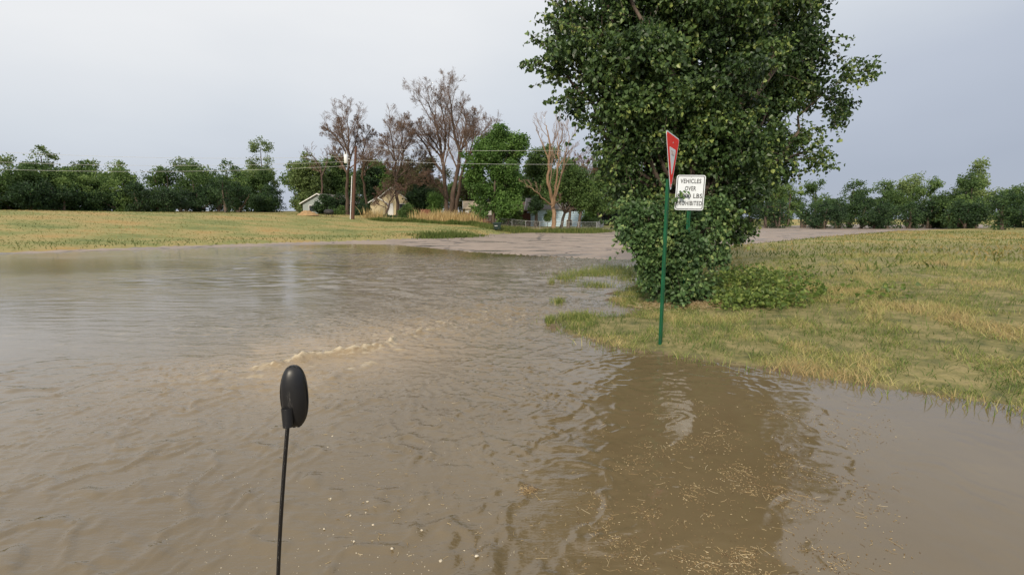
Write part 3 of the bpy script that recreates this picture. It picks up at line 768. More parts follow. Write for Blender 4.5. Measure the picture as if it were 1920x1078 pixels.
def text_mesh(txt, size, mat, name, parent, width=.2, bold=.0, extrude=.0012):
    cu = bpy.data.curves.new(name, 'FONT'); cu.body = txt; cu.size = size; cu.align_x = 'CENTER'; cu.align_y = 'CENTER'
    cu.offset = bold; cu.extrude = extrude; cu.resolution_u = 3; cu.space_character = 1.08
    to = bpy.data.objects.new('tmp_text', cu); COL.objects.link(to)
    bpy.context.view_layer.update()
    me = bpy.data.meshes.new_from_object(to.evaluated_get(bpy.context.evaluated_depsgraph_get()))
    bpy.data.objects.remove(to); bpy.data.curves.remove(cu)
    xs_ = [v_.co.x for v_ in me.vertices]; xscale = width / (max(xs_) - min(xs_))
    me.transform(Matrix(((xscale, 0, 0, 0), (0, 0, -1, 0), (0, 1, 0, 0), (0, 0, 0, 1))))   # stand up, facing -y
    me.materials.clear(); me.materials.append(mat); me.name = name
    o_ = bpy.data.objects.new(name, me); COL.objects.link(o_); o_.parent = parent
    return o_

def rounded(pts, r, n=5):
    pts = [np.array(p, float) for p in pts]; out_ = []
    for i, p in enumerate(pts):
        a, c = pts[i - 1], pts[(i + 1) % len(pts)]
        u, w_ = unit(a - p), unit(c - p); h = math.acos(np.clip(u @ w_, -1, 1)) / 2
        tl = r / math.tan(h); cen = p + unit(u + w_) * r / math.sin(h)
        s_, e_ = p + u * tl - cen, p + w_ * tl - cen
        for k in range(n + 1):
            q = s_ * (1 - k / n) + e_ * k / n; out_.append(cen + q / np.linalg.norm(q) * r)
    return np.array(out_)

def upost(h, mat, parent, wd=.075):
    prof = np.array([(-.5, 0), (-.5, .1), (-.28, .1), (-.2, .42), (.2, .42), (.28, .1), (.5, .1), (.5, 0), (.22, 0), (.14, .32), (-.14, .32), (-.22, 0)]) * wd
    n = len(prof); V = np.vstack([np.c_[prof, np.zeros(n)], np.c_[prof, np.full(n, h)]])
    f = [[i, (i + 1) % n, (i + 1) % n + n, i + n] for i in range(n)]
    mb = MB(); mb.add(V, f4=f)
    top = [[0, 1, 2, 11], [11, 2, 3, 10], [10, 3, 4, 9], [9, 4, 5, 8], [8, 5, 6, 7]]
    mb.add(V[n:], f4=top)
    for k in range(int(h / .2)): mb.tube([(0, .31 * wd, .15 + .2 * k), (0, .30 * wd, .15 + .2 * k)], .004, 6)
    return mb.build('post', mat, parent)

# yield sign
yp = hit(1240, 647); ang = math.atan2(.866, .5)
root = thing('yield_sign', 'red and white triangular yield sign on a green post in the grass', 'sign', (yp[0], yp[1], yp[2] - .02), ang)
upost(2.42, M['green_paint'], root, .098)
zb = at(1252, 358, yp[1])[2] - yp[2] + .02; hh, sd_ = .80, .46
sgn = thing('sign_face', None, None, (0.045, -.045, zb)); sgn.parent = root; sgn.rotation_euler = (0, 0, 0)
bpy.data.objects.remove(sgn)
tri = rounded([(0, 0), (sd_, hh), (-sd_, hh)], .045); off = (.035, -.016, zb - .03)
def plate(name, outline, y0, y1, mat, parent, loc):
    o_ = MB().prism(outline, y0, y1).build(name, mat, parent); o_.location = loc; return o_
face = plate('sign_plate', tri, -.002, .002, M['white_sheet'], root, off)
plate('red_border', rounded([(0, .045), (sd_ - .035, hh - .018), (-sd_ + .035, hh - .018)], .035), -.0042, -.0022, M['red_sheet'], face, (0, 0, 0))
plate('white_center', rounded([(0, .235), (.215, .615), (-.215, .615)], .02), -.0064, -.0044, M['white_sheet'], face, (0, 0, 0))
tx = text_mesh('YIELD', .085, M['faded_ink'], 'lettering', face, .24, .002); tx.location = (0, -.0078, .545)
for zz in (.69, .11): MB().tube([(0, -.010, zz), (0, .03, zz)], .011, 8).build('bolt', M['galvanised'], face)

# weight limit sign
D2 = 9.55; c2 = at(1294.5, 361.5, D2); gb = gz(c2[0] + .02, D2 + .03)
root = thing('weight_limit_sign', 'white rectangular vehicle weight limit sign half among the bush leaves', 'sign', (c2[0] + .0, D2 + .03, gb - .02), R(-13))
upost(c2[2] - gb + .36, M['green_paint'], root, .07)
hw, hz = .275, .345
pl_ = plate('sign_plate', rounded([(-hw, -hz), (hw, -hz), (hw, hz), (-hw, hz)], .045), -.002, .002, M['white_sheet'], root, (0, -.02, c2[2] - gb + .02))
pl_.rotation_euler = (0, R(1.6), 0)
def ring(ow, oh, r_, t_, y0, y1):
    A_ = rounded([(-ow, -oh), (ow, -oh), (ow, oh), (-ow, oh)], r_); B_ = rounded([(-ow + t_, -oh + t_), (ow - t_, -oh + t_), (ow - t_, oh - t_), (-ow + t_, oh - t_)], r_ - t_ * .6)
    n = len(A_); mb_ = MB()
    V = np.vstack([np.c_[A_[:, 0], np.full(n, y0), A_[:, 1]], np.c_[B_[:, 0], np.full(n, y0), B_[:, 1]], np.c_[A_[:, 0], np.full(n, y1), A_[:, 1]], np.c_[B_[:, 0], np.full(n, y1), B_[:, 1]]])
    f = []
    for i in range(n):
        j = (i + 1) % n
        f += [[i, j, n + j, n + i], [2 * n + j, 2 * n + i, 3 * n + i, 3 * n + j], [i, 2 * n + i, 2 * n + j, j], [n + i, n + j, 3 * n + j, 3 * n + i]]
    return mb_.add(V, f4=f)
ring(hw - .016, hz - .016, .034, .014, -.004, -.0025).build('black_border', M['black_ink'], pl_)
for txt, zz, sz, xs in [('VEHICLES', .222, .122, .395), ('OVER', .078, .122, .21), ('8,000 LBS', -.068, .122, .47), ('PROHIBITED', -.213, .122, .485)]:
    tx = text_mesh(txt, sz, M['black_ink'], 'lettering', pl_, xs, .0022); tx.location = (.0, -.0042, zz)
for zz in (.305, -.315): MB().tube([(0, -.008, zz), (0, .025, zz)], .009, 8).build('bolt', M['galvanised'], pl_)

# ------------------------------------------------------------------ black door mirror at the left
mroot = thing('door_mirror', 'black rounded mirror head on a thin stalk, near the camera at the left edge', 'mirror', at(553, 742, .98))
def ellipsoid_box(hx, hy, hz_, p=3.2, nu=28, nv=18):
    u = np.linspace(0, 2 * math.pi, nu, endpoint=False); v_ = np.linspace(-math.pi / 2, math.pi / 2, nv)
    U, V_ = np.meshgrid(u, v_)
    f = lambda c, e_: np.sign(c) * np.abs(c) ** e_
    e_ = 2 / p
    Vv = np.stack([hx * f(np.cos(V_), e_) * f(np.cos(U), e_), hy * f(np.cos(V_), e_) * f(np.sin(U), e_), hz_ * f(np.sin(V_), e_)], -1).reshape(-1, 3)
    F_ = []
    for j in range(nv - 1):
        for i in range(nu): F_.append([j * nu + i, j * nu + (i + 1) % nu, (j + 1) * nu + (i + 1) % nu, (j + 1) * nu + i])
    return Vv, F_
V, F_ = ellipsoid_box(.027, .024, .070, 2.4, 36, 26)
hs = mesh_obj('housing', V, [F_], M['black_plastic'], mroot)
V, F_ = ellipsoid_box(.021, .003, .060, 2.6); mg = mesh_obj('mirror_glass', V, [F_], M['mirror_glass'], mroot); mg.location = (0, .0235, 0)
ring_ = [(.0275 * math.cos(a_), -.006, .0705 * math.sin(a_)) for a_ in np.linspace(0, 2 * math.pi, 33)]
MB().tube(ring_, .0016, 6, cap=False).build('rim', M['black_plastic'], mroot, smooth=True)
MB().tube([(-.012, -.018, -.02), (-.012, -.026, -.06)], [.013, .010], 10).build('ball_joint', M['black_plastic'], mroot, smooth=True)
pl = curve_poly((-.012, -.026, -.055), (-.085, .03, -.62), 12, (-.012, -.02, -.05), 0, rng); pl = pl - (0, 0, 0)
MB().tube(pl, .0042, 10).build('stalk', M['black_plastic'], mroot, smooth=True)
MB().box((-.085, .03, -.64), (.05, .05, .06)).build('clamp', M['black_plastic'], mroot)
mroot.rotation_euler = (0, 0, R(12))

# ------------------------------------------------------------------ verge grass, weeds, debris
def blades(P, h, wd, lean, g, v, name, mat):
    n = len(P); th = g.uniform(0, 6.283, n); S_ = np.stack([np.cos(th), np.sin(th), 0 * th], 1)
    Ln = g.normal(size=(n, 2)) * lean; T = P + np.c_[Ln * h[:, None], h]; Mi = P + np.c_[Ln * h[:, None] * .35, h * .55]
    w_ = (wd / 2)[:, None]
    V = np.stack([P - S_ * w_, P + S_ * w_, Mi + S_ * w_ * .8, T, Mi - S_ * w_ * .8], 1).reshape(-1, 3)
    i = np.arange(n)[:, None] * 5
    return mesh_obj(name, V, [i + np.array([[0, 1, 2, 4]]), i + np.array([[4, 2, 3]])], mat, attrs={'v': np.repeat(v, 5)}, smooth=False)

g = np.random.default_rng(5)
n = 330000
x = g.uniform(.4, 17, n); y = g.uniform(3.2, 19, n)
vis = np.abs(x) < y * 1.2 + .5; x, y = x[vis], y[vis]
dens = np.where(y < 13, np.where(x < 8, 1.0, .55), .35); keep = g.uniform(size=len(x)) < dens; x, y = x[keep], y[keep]
sd = sdist(WET, x, y); rd = sdist(ROAD, x, y)
nn = fbm(x * 1.7, y * 1.7, 3, 90); nb = fbm(x * .6, y * .6, 2, 91)
shade = np.hypot(x - bb[0], (y - bb[1]) * 1.0) < .75
keep = (sd > .01 + .10 * g.uniform(size=len(x)) * nn) & ((rd > -.3) | (y < 15)) & (g.uniform(size=len(x)) < np.where(shade, .3, .10 + .95 * sstep(.38, .60, nn)))
x, y, sd, nn, nb = x[keep], y[keep], sd[keep], nn[keep], nb[keep]
sfr = .085 * g.uniform(.35, 1.5, len(x)) * (.7 + .7 * nb)
sfr *= np.where((y > 7.2) & (x < 2.0), 1.25, 1.0)
edge = sstep(.5, .05, sd)
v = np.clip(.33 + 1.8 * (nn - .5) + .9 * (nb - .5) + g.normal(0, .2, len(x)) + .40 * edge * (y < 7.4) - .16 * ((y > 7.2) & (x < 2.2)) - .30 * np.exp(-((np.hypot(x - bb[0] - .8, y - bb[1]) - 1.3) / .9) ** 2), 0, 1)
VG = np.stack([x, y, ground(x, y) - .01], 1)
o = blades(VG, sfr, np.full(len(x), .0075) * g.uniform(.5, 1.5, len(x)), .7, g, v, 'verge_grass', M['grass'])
tag(o, 'short yellow-green grass covering the verge around the yield sign', 'grass', kind='stuff')
# grass standing out of the water
Q = []
for cx, cy, wx_, wy_, k in [(1155,507,46,7,3300),(1105,514,50,5,2400),(1062,523,22,4,900),(1034,531,5,2,160),(1120,537,26,3,650),(1180,520,24,8,1400),(1048,565,9,3,420),(1048,572,14,2,60),
                            (1031,604,6,4,420),(1085,598,32,6,1500),(1200,550,22,9,900),(1185,572,18,6,500)]:
    k = int(k * .5)
    qx = g.normal(cx, wx_ * .62, k); qy = g.normal(cy, wy_ * .62, k)
    Q.append(np.array([flat(a, b_) for a, b_ in zip(qx, qy)]))
ex_ = np.c_[g.uniform(.2, 6.5, 26000), g.uniform(4, 10.5, 26000)]; sde = sdist(WET, ex_[:, 0], ex_[:, 1])
Q.append(ex_[(sde < 0) & (g.uniform(size=len(ex_)) < .5 * np.exp(sde / .10) * (.2 + 1.6 * (fbm(ex_[:, 0] * 3, ex_[:, 1] * 3, 2, 98) > .5)))])
Q = np.concatenate(Q); zc = np.minimum(ground(Q[:, 0], Q[:, 1]), 0)
hgt = g.uniform(.05, .16, len(Q)) * np.where(Q[:, 1] > 12, 1.5, 1.0) * .9
o = blades(np.c_[Q, np.maximum(zc, -.03)], hgt + .02, np.full(len(Q), .010), .45, g, np.clip(g.normal(.36, .2, len(Q)), 0, 1), 'flooded_grass', M['grass'])
tag(o, 'green grass tufts standing out of the flood water beside the bush', 'grass', kind='stuff')
# broadleaf weeds on the bank to the right of the bush
n = 15000; x = g.uniform(3.6, 9.5, n); y = g.uniform(8.6, 13.5, n); nn = fbm(x * 1.3, y * 1.3, 3, 95)
keep = (nn + g.normal(0, .06, n) > .50) & (g.uniform(size=n) < sstep(8.5, 5, x)) & (x > 3.75 + .35 * np.abs(y - 10)) ; x, y, nn = x[keep], y[keep], nn[keep]
hgt = g.uniform(.03, .42, len(x)) * (.4 + 1.6 * (nn - .4))
P = np.c_[x, y, ground(x, y) + hgt]
o = leaf_object('bank_weeds', P, unit(g.normal(size=P.shape) + np.array([0, -.2, .1])), .085 * g.uniform(.5, 1.3, len(P)), M['weed_leaf'], None, g, True)
tag(o, 'bright yellow-green broadleaf weeds covering the bank right of the bush', 'weeds', kind='stuff')

def straws(P, ln, rad, g, v, name, mat, zj=.0):
    n = len(P); th = g.uniform(0, math.pi, n); d_ = np.stack([np.cos(th), np.sin(th), g.normal(0, .06 + zj, n)], 1)
    bend = np.stack([-np.sin(th), np.cos(th), 0 * th], 1) * g.normal(0, .16, n)[:, None] * ln[:, None]
    PP = np.stack([P - d_ * ln[:, None] / 2, P + bend, P + d_ * ln[:, None] / 2], 1)
    V, F_ = sweep(PP, np.repeat(rad[:, None], 3, 1), 4)
    return mesh_obj(name, V, F_, mat, attrs={'v': np.repeat(v, 12)}, smooth=False)
# floating straw and bits
px_ = g.uniform(940, 1900, 26000); py_ = 700 + 390 * g.uniform(0, 1, 26000) ** .8
den = sstep(1000, 1200, px_ - .25 * (1000 - py_)) * sstep(690, 800, py_) * sstep(1750, 1450, px_)
den *= (.14 + 1.0 * sstep(.46, .70, fbm(px_ / 60 + py_ / 90, py_ / 32 - px_ / 120, 4, 97)))
k = g.uniform(size=len(px_)) < den * .85
PF = np.array([flat(a, b_) for a, b_ in zip(px_[k], py_[k])])
nF = len(PF); ln = np.where(g.uniform(size=nF) < .13, g.uniform(.02, .08, nF), g.uniform(.003, .013, nF))
o = straws(np.c_[PF, wz(PF[:, 0], PF[:, 1]) + .002], ln, np.where(ln > .019, g.uniform(.0005, .0012, nF), g.uniform(.0007, .0022, nF)), g, g.beta(1.3, 1.3, nF), 'floating_straw', M['debris'])
tag(o, 'bits of straw and twig scattered over the dark water at the lower right', 'straw', kind='stuff')
# sparse straw bits further left and along the verge
px_ = g.uniform(600, 1150, 260); py_ = g.uniform(640, 1060, 260)
PF = np.array([flat(a, b_) for a, b_ in zip(px_, py_)]); nF = len(PF)
o = straws(np.c_[PF, wz(PF[:, 0], PF[:, 1]) + .002], g.uniform(.008, .035, nF), g.uniform(.0008, .0016, nF), g, g.uniform(.4, 1, nF), 'drifting_chaff', M['debris'])
tag(o, 'sparse straw chaff drifting on the brown water in the foreground', 'chaff', kind='stuff')
# straw under the bush
n = 1300; P = np.c_[g.normal(bb[0] - .05, .45, n), g.normal(bb[1] - .55, .22, n)]; P = P[sdist(WET, P[:, 0], P[:, 1]) > .05]
o = straws(np.c_[P, ground(P[:, 0], P[:, 1]) + g.uniform(.01, .07, len(P))], g.uniform(.06, .22, len(P)), g.uniform(.0015, .003, len(P)), g, g.uniform(.35, 1, len(P)), 'dead_stalks', M['debris'], .25)
tag(o, 'tan dead stalks lying on the ground under the sucker bush', 'straw', kind='stuff')
# clump of drifting twigs
cp = flat(990, 920); n = 70
P = np.c_[g.normal(cp[0], .034, n), g.normal(cp[1], .034, n), .002 + g.uniform(0, .007, n)]
o = straws(P, g.uniform(.02, .09, n), g.uniform(.0008, .002, n), g, g.uniform(.1, .75, n), 'twig_clump', M['debris'], .15)
tag(o, 'small brown clump of tangled twigs floating on the foreground water', 'debris')
# foam flecks: flattened lumpy caps
def caps(C2, rad, g, name):
    k = 9; n = len(C2); a = np.arange(k) * 2 * math.pi / k
    rr = rad[:, None] * g.uniform(.55, 1.25, (n, k)); z0 = wz(C2[:, 0], C2[:, 1])
    el = g.uniform(.6, 1.0, n)[:, None]; tw = g.uniform(0, 3.14, n)[:, None]
    ex, ey = np.cos(a)[None] * rr, np.sin(a)[None] * rr * el
    def ring_(s_, z): return np.stack([C2[:, :1] + s_ * (ex * np.cos(tw) - ey * np.sin(tw)), C2[:, 1:] + s_ * (ex * np.sin(tw) + ey * np.cos(tw)), np.repeat((z0 + z)[:, None], k, 1)], -1)
    V = np.concatenate([ring_(1, -.002 * np.ones(n)), ring_(.82, .25 * rad), ring_(.4, .38 * rad)], 1)
    i = np.arange(n)[:, None, None] * 3 * k
    q = np.array([[r_ * k + j, r_ * k + (j + 1) % k, (r_ + 1) * k + (j + 1) % k, (r_ + 1) * k + j] for r_ in range(2) for j in range(k)])
    tr_ = np.array([[2 * k, 2 * k + j, 2 * k + j + 1] for j in range(1, k - 1)])
    return mesh_obj(name, V.reshape(-1, 3), [(i + q[None]).reshape(-1, 4), (i + tr_[None]).reshape(-1, 3)], M['foam'])
big = np.array([flat(*p) for p in [(689,941),(686,961),(740,955),(727,969),(657,967),(608,993),(625,1002),(700,985),(791,997),(664,1016),(668,1036),(735,1033),(871,1031),(923,1053),(894,1047),(620,935),(805,945),(615,838),(624,817),(826,1053)]])
n = 420; pxs = g.uniform(300, 960, n); pys = 1075 - 420 * g.uniform(0, 1, n) ** 1.6
sm = np.array([flat(a, b_) for a, b_ in zip(pxs, pys)])
C2 = np.vstack([big, sm]); rad = np.concatenate([g.uniform(.005, .012, len(big)), g.uniform(.0012, .0042, n)])
o = caps(C2, rad, g, 'foam_flecks'); tag(o, 'pale foam flecks drifting on the brown water at lower left', 'foam', kind='stuff')
t_ = g.uniform(.08, .97, 1700) ** 1.0; ii = t_ * (len(crest) - 1); i0 = ii.astype(int)
cc = crest[i0] + (crest[np.minimum(i0 + 1, len(crest) - 1)] - crest[i0]) * (ii - i0)[:, None] + g.normal(size=(1700, 2)) * np.array([.10, .07])
o = caps(cc, g.uniform(.0015, .0055, 1700) * np.where(t_ < .5, 1.0, .5), g, 'wake_froth'); tag(o, 'cream froth along the breaking crest of the wake at left', 'froth', kind='stuff')

# ------------------------------------------------------------------ far lawn texture, tall dry grass, low weeds
n = 60000
x = g.uniform(-75, 9, n); y = g.uniform(22, 78, n)
sd = sdist(WET, x, y); rd = sdist(ROAD, x, y)
k = (rd > .1) & (x > -y * 1.15 - 4); x, y, rd = x[k], y[k], rd[k]
nn = fbm(x * .22, y * .5, 4, 120)
v = np.clip(.40 + 2.0 * (nn - .5) + g.normal(0, .16, len(x)) - .40 * sstep(6, 1.5, rd) * (.55 + fbm(x * .4, y * .4, 2, 121)), 0, 1)
o = blades(np.c_[x, y, ground(x, y) - .02], g.uniform(.04, .13, len(x)) * (1 + .9 * sstep(6, 1, rd)), g.uniform(.02, .06, len(x)), .9, g, v, 'lawn_grass', M['lawn_grass'])
tag(o, 'patchy mown yellow lawn sloping down to the far side of the street', 'grass', kind='stuff')
def strip(pts, n, h, wd, name, mat, label, cat, vm=(.5, .25), D=None, wob=.6, lean=.25):
    W = np.array([hit(*p)[:2] if D is None else at(p[0], p[1], D)[:2] for p in pts]); t_ = g.uniform(0, len(W) - 1, n); i = t_.astype(int); i1 = np.minimum(i + 1, len(W) - 1)
    P = W[i] + (W[i1] - W[i]) * (t_ - i)[:, None] + g.normal(size=(n, 2)) * wob
    clump = .45 + 1.0 * fbm(P[:, 0] * .9, P[:, 1] * .9, 3, 130)
    o_ = blades(np.c_[P, ground(P[:, 0], P[:, 1]) - .03], h * g.uniform(.45, 1.1, n) * clump, g.uniform(.5, 1.3, n) * wd, lean, g, np.clip(g.normal(*vm, n), 0, 1), name, mat)
    return tag(o_, label, cat, kind='stuff')
strip([(785,414),(830,416),(862,419),(888,421)], 2600, 1.75, .055, 'tall_dry_grass', M['dry_grass'], 'tall straw-coloured dry grass below the big bare tree', 'grass', wob=.75)
strip([(690,409),(715,411)], 260, 1.5, .06, 'dry_stalks', M['dry_grass'], 'thin clump of dry stalks left of the cream house', 'grass', wob=.6)
strip([(700,413),(770,416),(830,420),(880,422),(905,424)], 6000, .6, .06, 'weed_strip', M['lawn_grass'], 'green weeds along the lower edge of the dry grass', 'weeds', vm=(.06, .1), wob=.45)
strip([(900,424),(940,431),(985,433),(1040,436),(1100,437),(1130,434)], 9000, .55, .06, 'fence_weeds', M['lawn_grass'], 'green weeds growing along the foot of the chain-link fence', 'weeds', vm=(.12, .16), wob=.8)
strip([(800,446),(850,445),(880,443)], 3000, .45, .07, 'ditch_grass', M['lawn_grass'], 'patch of fresh green grass at the roadside end of the lawn', 'grass', vm=(.03, .08), wob=.9)

# ------------------------------------------------------------------ houses and things on the far side
def house(name, label, px, D, wd, dp, h, rh, rz, wall, roof, zoff=0.0, trim='trim', ridge='x', windows=(), doors=(), over=.35):
    """gabled box; ridge along local x, gable ends at +-x (or along y)"""
    x0 = at(px, 400, D)[0]; z0 = gz(x0, D) + zoff
    root = thing(name, label, 'house', (x0, D, z0 - .2), rz)
    Mx = np.eye(3) if ridge == 'x' else np.array([[0, -1, 0], [1, 0, 0], [0, 0, 1.]])
    L_, W_ = (wd, dp) if ridge == 'x' else (dp, wd)
    a, b_ = L_ / 2, W_ / 2
    V = np.array([[-a,-b_,0],[a,-b_,0],[a,b_,0],[-a,b_,0],[-a,-b_,h],[a,-b_,h],[a,b_,h],[-a,b_,h],[-a,0,h+rh],[a,0,h+rh]])
    mesh_obj('wall', V @ Mx.T, [np.array([[0,1,5,4],[2,3,7,6],[3,0,4,7],[1,2,6,5]]), np.array([[7,4,8],[5,6,9]])], wall, root, smooth=False)
    sl_ = rh / b_; t_ = .09
    mb = MB()
    for s_ in (-1, 1):
        y0, z0_ = s_ * (b_ + over), h - sl_ * over
        q = np.array([[-a-over,y0,z0_],[a+over,y0,z0_],[a+over,0,h+rh],[-a-over,0,h+rh]]) + np.array([0, 0, .02])
        q2 = q + np.array([0, 0, t_]); VV = np.vstack([q, q2]) @ Mx.T
        mb.add(VV, f4=[[0,1,2,3],[7,6,5,4],[0,4,5,1],[1,5,6,2],[2,6,7,3],[3,7,4,0]])
    mb.build('roof', roof, root)
    for e_ in (-1, 1):
        mb = MB()
        for s_ in (-1, 1):
            p0 = np.array([e_ * (a + over + .03), s_ * (b_ + over), h - sl_ * over - .02]); p1 = np.array([e_ * (a + over + .03), 0, h + rh - .02])
            VV = np.vstack([p0, p1, p1 + [0,0,.15], p0 + [0,0,.15], p0 + [e_*.05,0,0], p1 + [e_*.05,0,0], p1 + [e_*.05,0,.15], p0 + [e_*.05,0,.15]]) @ Mx.T
            mb.add(VV, f4=[[0,1,2,3],[7,6,5,4],[0,4,5,1],[1,5,6,2],[2,6,7,3],[3,7,4,0]])
        mb.build('fascia', M[trim], root)
    fy = -(dp / 2)
    for (wx_, wz_, ww, wh) in windows:
        f = MB().box((wx_, fy - .03, wz_), (ww + .16, .06, wh + .16)).build('window', M['trim'], root)
        MB().box((wx_, fy - .065, wz_), (ww, .02, wh)).build('pane', M['window_glass'], f)
    for (wx_, ww, wh) in doors:
        dr = MB().box((wx_, fy - .04, .2 + wh / 2), (ww, .08, wh)).build('door', M['white_metal'], root)
        MB().tube([(wx_ + ww * .36, fy - .08, 1.2), (wx_ + ww * .36, fy - .14, 1.2)], .04, 8).build('handle', M['grey_metal'], dr)
    return root

house('cream_house', 'small cream house with white-edged brown gable roof behind a leaning tree', 738, 84, 5.6, 6, 2.6, 2.2, R(10), M['cream_wall'], M['brown_roof'], zoff=-.1, ridge='y', windows=[(1.7, 1.6, .9, 1.0)], doors=[(-.3, 1.0, 2.0)])
house('cream_shed', 'low cream shed with white-edged roof left of the cream house', 711, 82, 2.4, 3, 2.3, .7, R(8), M['cream_wall'], M['brown_roof'], ridge='y')
house('grey_house', 'pale grey gabled house half hidden by shrubs at the far left', 626, 84, 6.4, 8, 2.3, 1.5, R(-14), M['grey_wall'], M['grey_roof'], zoff=-.4, ridge='y', windows=[(-1.4, 1.4, 1.0, 1.0)])
house('white_house', 'white house with tan roof seen behind the bright green tree', 915, 88, 8.5, 6, 2.6, 1.3, R(6), M['white_wall'], M['tan_roof'], zoff=-.1, windows=[(-3.2, 1.7, .9, 1.0), (2.8, 1.7, 1.0, 1.0)])
house('brown_roof_house', 'brown roofed house between the green tree and the blue house', 968, 94, 6.5, 6, 2.5, 1.8, R(-4), M['white_wall'], M['brown_roof'], windows=[(.5, 1.5, 1, 1)])
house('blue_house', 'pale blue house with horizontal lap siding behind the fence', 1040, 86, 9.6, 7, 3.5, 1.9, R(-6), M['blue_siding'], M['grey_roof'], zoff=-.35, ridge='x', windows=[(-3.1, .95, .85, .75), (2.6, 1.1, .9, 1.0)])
# dark red lean-to at the blue house
x0 = at(982, 400, 84)[0]; z0 = gz(x0, 84) - .3
root = thing('lean_to_shed', 'dark red board lean-to shed against the left side of the blue house', 'shed', (x0, 84, z0), R(-6))
MB().box((0, 0, 1.25), (2.6, 2.4, 2.5)).build('wall', M['dark_wood'], root)
MB().box((0, -.1, 2.62), (3.0, 2.9, .12), M=Matrix.Rotation(R(-9), 3, 'X')).build('roof', M['brown_roof'], root)
mb = MB(); mb.tube([(-1.5, -1.9, 0), (-.5, -1.6, 3.6)], .06, 6); mb.build('post', M['trim'], root)
# wooden fence behind the chain link
def fence(name, label, pts, h, mat, cat='fence', gap=.02, bw=.15):
    base = np.array([*pts[0], gz(*pts[0])]); root = thing(name, label, cat, base)
    mb, rails = MB(), MB()
    for a, b_ in zip(pts[:-1], pts[1:]):
        a, b_ = np.array(a), np.array(b_); ln = np.linalg.norm(b_ - a); n_ = int(ln / (bw + gap)); rz = math.atan2(*(b_ - a)[::-1])
        for k in range(n_):
            p = a + (b_ - a) * (k + .5) / n_; hh_ = h + g.uniform(-.05, .05)
            mb.box((p[0] - base[0], p[1] - base[1], gz(*p) - base[2] + hh_ / 2), (bw, .025, hh_), rz)
        m_ = (a + b_) / 2
        for zz in (.3, h - .3): rails.box((m_[0] - base[0] , m_[1] - base[1] + .04, gz(*m_) - base[2] + zz), (ln, .05, .09), rz)
    mb.build('boards', mat, root); rails.build('rails', mat, root); return root
fence('wooden_fence', 'low reddish brown board fence behind the trash bin', [at(868, 410, 80)[:2], at(905, 410, 79)[:2], at(945, 410, 79)[:2], at(968, 410, 80)[:2]], 1.35, M['red_wood'])
hp = hit(798, 412)
root = thing('board_gate', 'small rust red board gate standing in the dry grass', 'gate', hp, R(5))
mb = MB()
for k in range(6): mb.box((-.55 + .22 * k, 0, .75), (.2, .03, 1.5 + .06 * (k % 2)))
mb.build('boards', M['red_wood'], root)
for zz in (.35, 1.2): MB().box((0, .035, zz), (1.3, .04, .1)).build('rail', M['red_wood'], root)
for s_ in (-.74, .74): MB().box((s_, .02, .8), (.1, .1, 1.6)).build('post', M['dark_wood'], root)

# chain-link fence along the verge
FP = [at(900, 425, 73)[:2], at(960, 425, 71)[:2], at(1040, 425, 67)[:2], at(1085, 425, 65)[:2], at(1118, 425, 68)[:2], at(1132, 425, 80)[:2]]
base = np.array([*FP[0], gz(*FP[0])]); root = thing('chain_link_fence', 'long low galvanised chain-link fence in front of the blue house', 'fence', base)
top, mesh_ = MB(), Branches(); hF = 1.15
for a, b_ in zip(FP[:-1], FP[1:]):
    ln = np.linalg.norm(b_ - a); npst = max(1, int(ln / 2.4))
    Pt = [np.array([*(a + (b_ - a) * k / npst), 0]) for k in range(npst + 1)]
    for p in Pt: p[2] = gz(p[0], p[1])
    for p in Pt[:-1]:
        q = p - base; MB().tube([q + [0, 0, -.2], q + [0, 0, hF + .05]], .035, 7).build('post', M['galvanised'], root)
    top.tube([p - base + [0, 0, hF] for p in Pt], .025, 6)
    nd_ = int(ln / .16)
    for k in range(-7, nd_):
        for sg in (1, -1):
            t0, t1 = k / nd_, (k + 7) / nd_
            if sg < 0: t0, t1 = t1, t0
            lo, hi = sorted((t0, t1)); c0, c1 = max(lo, 0), min(hi, 1)
            if c1 <= c0: continue
            def pt(t_):
                p = a + (b_ - a) * t_; f = (t_ - t0) / (t1 - t0); return np.array([p[0], p[1], gz(p[0], p[1]) + .05 + (hF - .08) * f])
            mesh_.add(np.array([pt(c0), pt(c1)]), np.array([.0045, .0045]), 3)
top.build('top_rail', M['galvanised'], root, smooth=True); mesh_.mesh('wire_mesh', M['galvanised'], root, base)

# trash bin
hp = hit(932, 431.5)
root = thing('trash_bin', 'dark green wheeled trash bin standing on the verge by the fence', 'bin', hp, R(12))
def frustum(w0, d0, w1, d1, h, z=0):
    V = [[-w0/2,-d0/2,z],[w0/2,-d0/2,z],[w0/2,d0/2,z],[-w0/2,d0/2,z],[-w1/2,-d1/2,z+h],[w1/2,-d1/2,z+h],[w1/2,d1/2,z+h],[-w1/2,d1/2,z+h]]
    return MB().add(V, f4=[[0,3,2,1],[4,5,6,7],[0,1,5,4],[1,2,6,5],[2,3,7,6],[3,0,4,7]])
frustum(.66, .6, .9, .8, .74, .08).build('body', M['bin_plastic'], root)
ld = frustum(.98, .88, .88, .76, .08, .823).build('lid', M['bin_plastic'], root)
MB().tube([(-.36, .45, .85), (.36, .45, .85)], .03, 8).build('handle', M['bin_plastic'], root)
for s_ in (-.33, .33): MB().tube([(s_ - .04, .31, .11), (s_ + .04, .36, .11)], .11, 14).build('wheel', M['black_plastic'], root)
MB().box((-.18, -.372, .50), (.36, .02, .09), M=Matrix.Rotation(R(-8), 3, 'X')).build('sticker', M['grey_metal'], root)
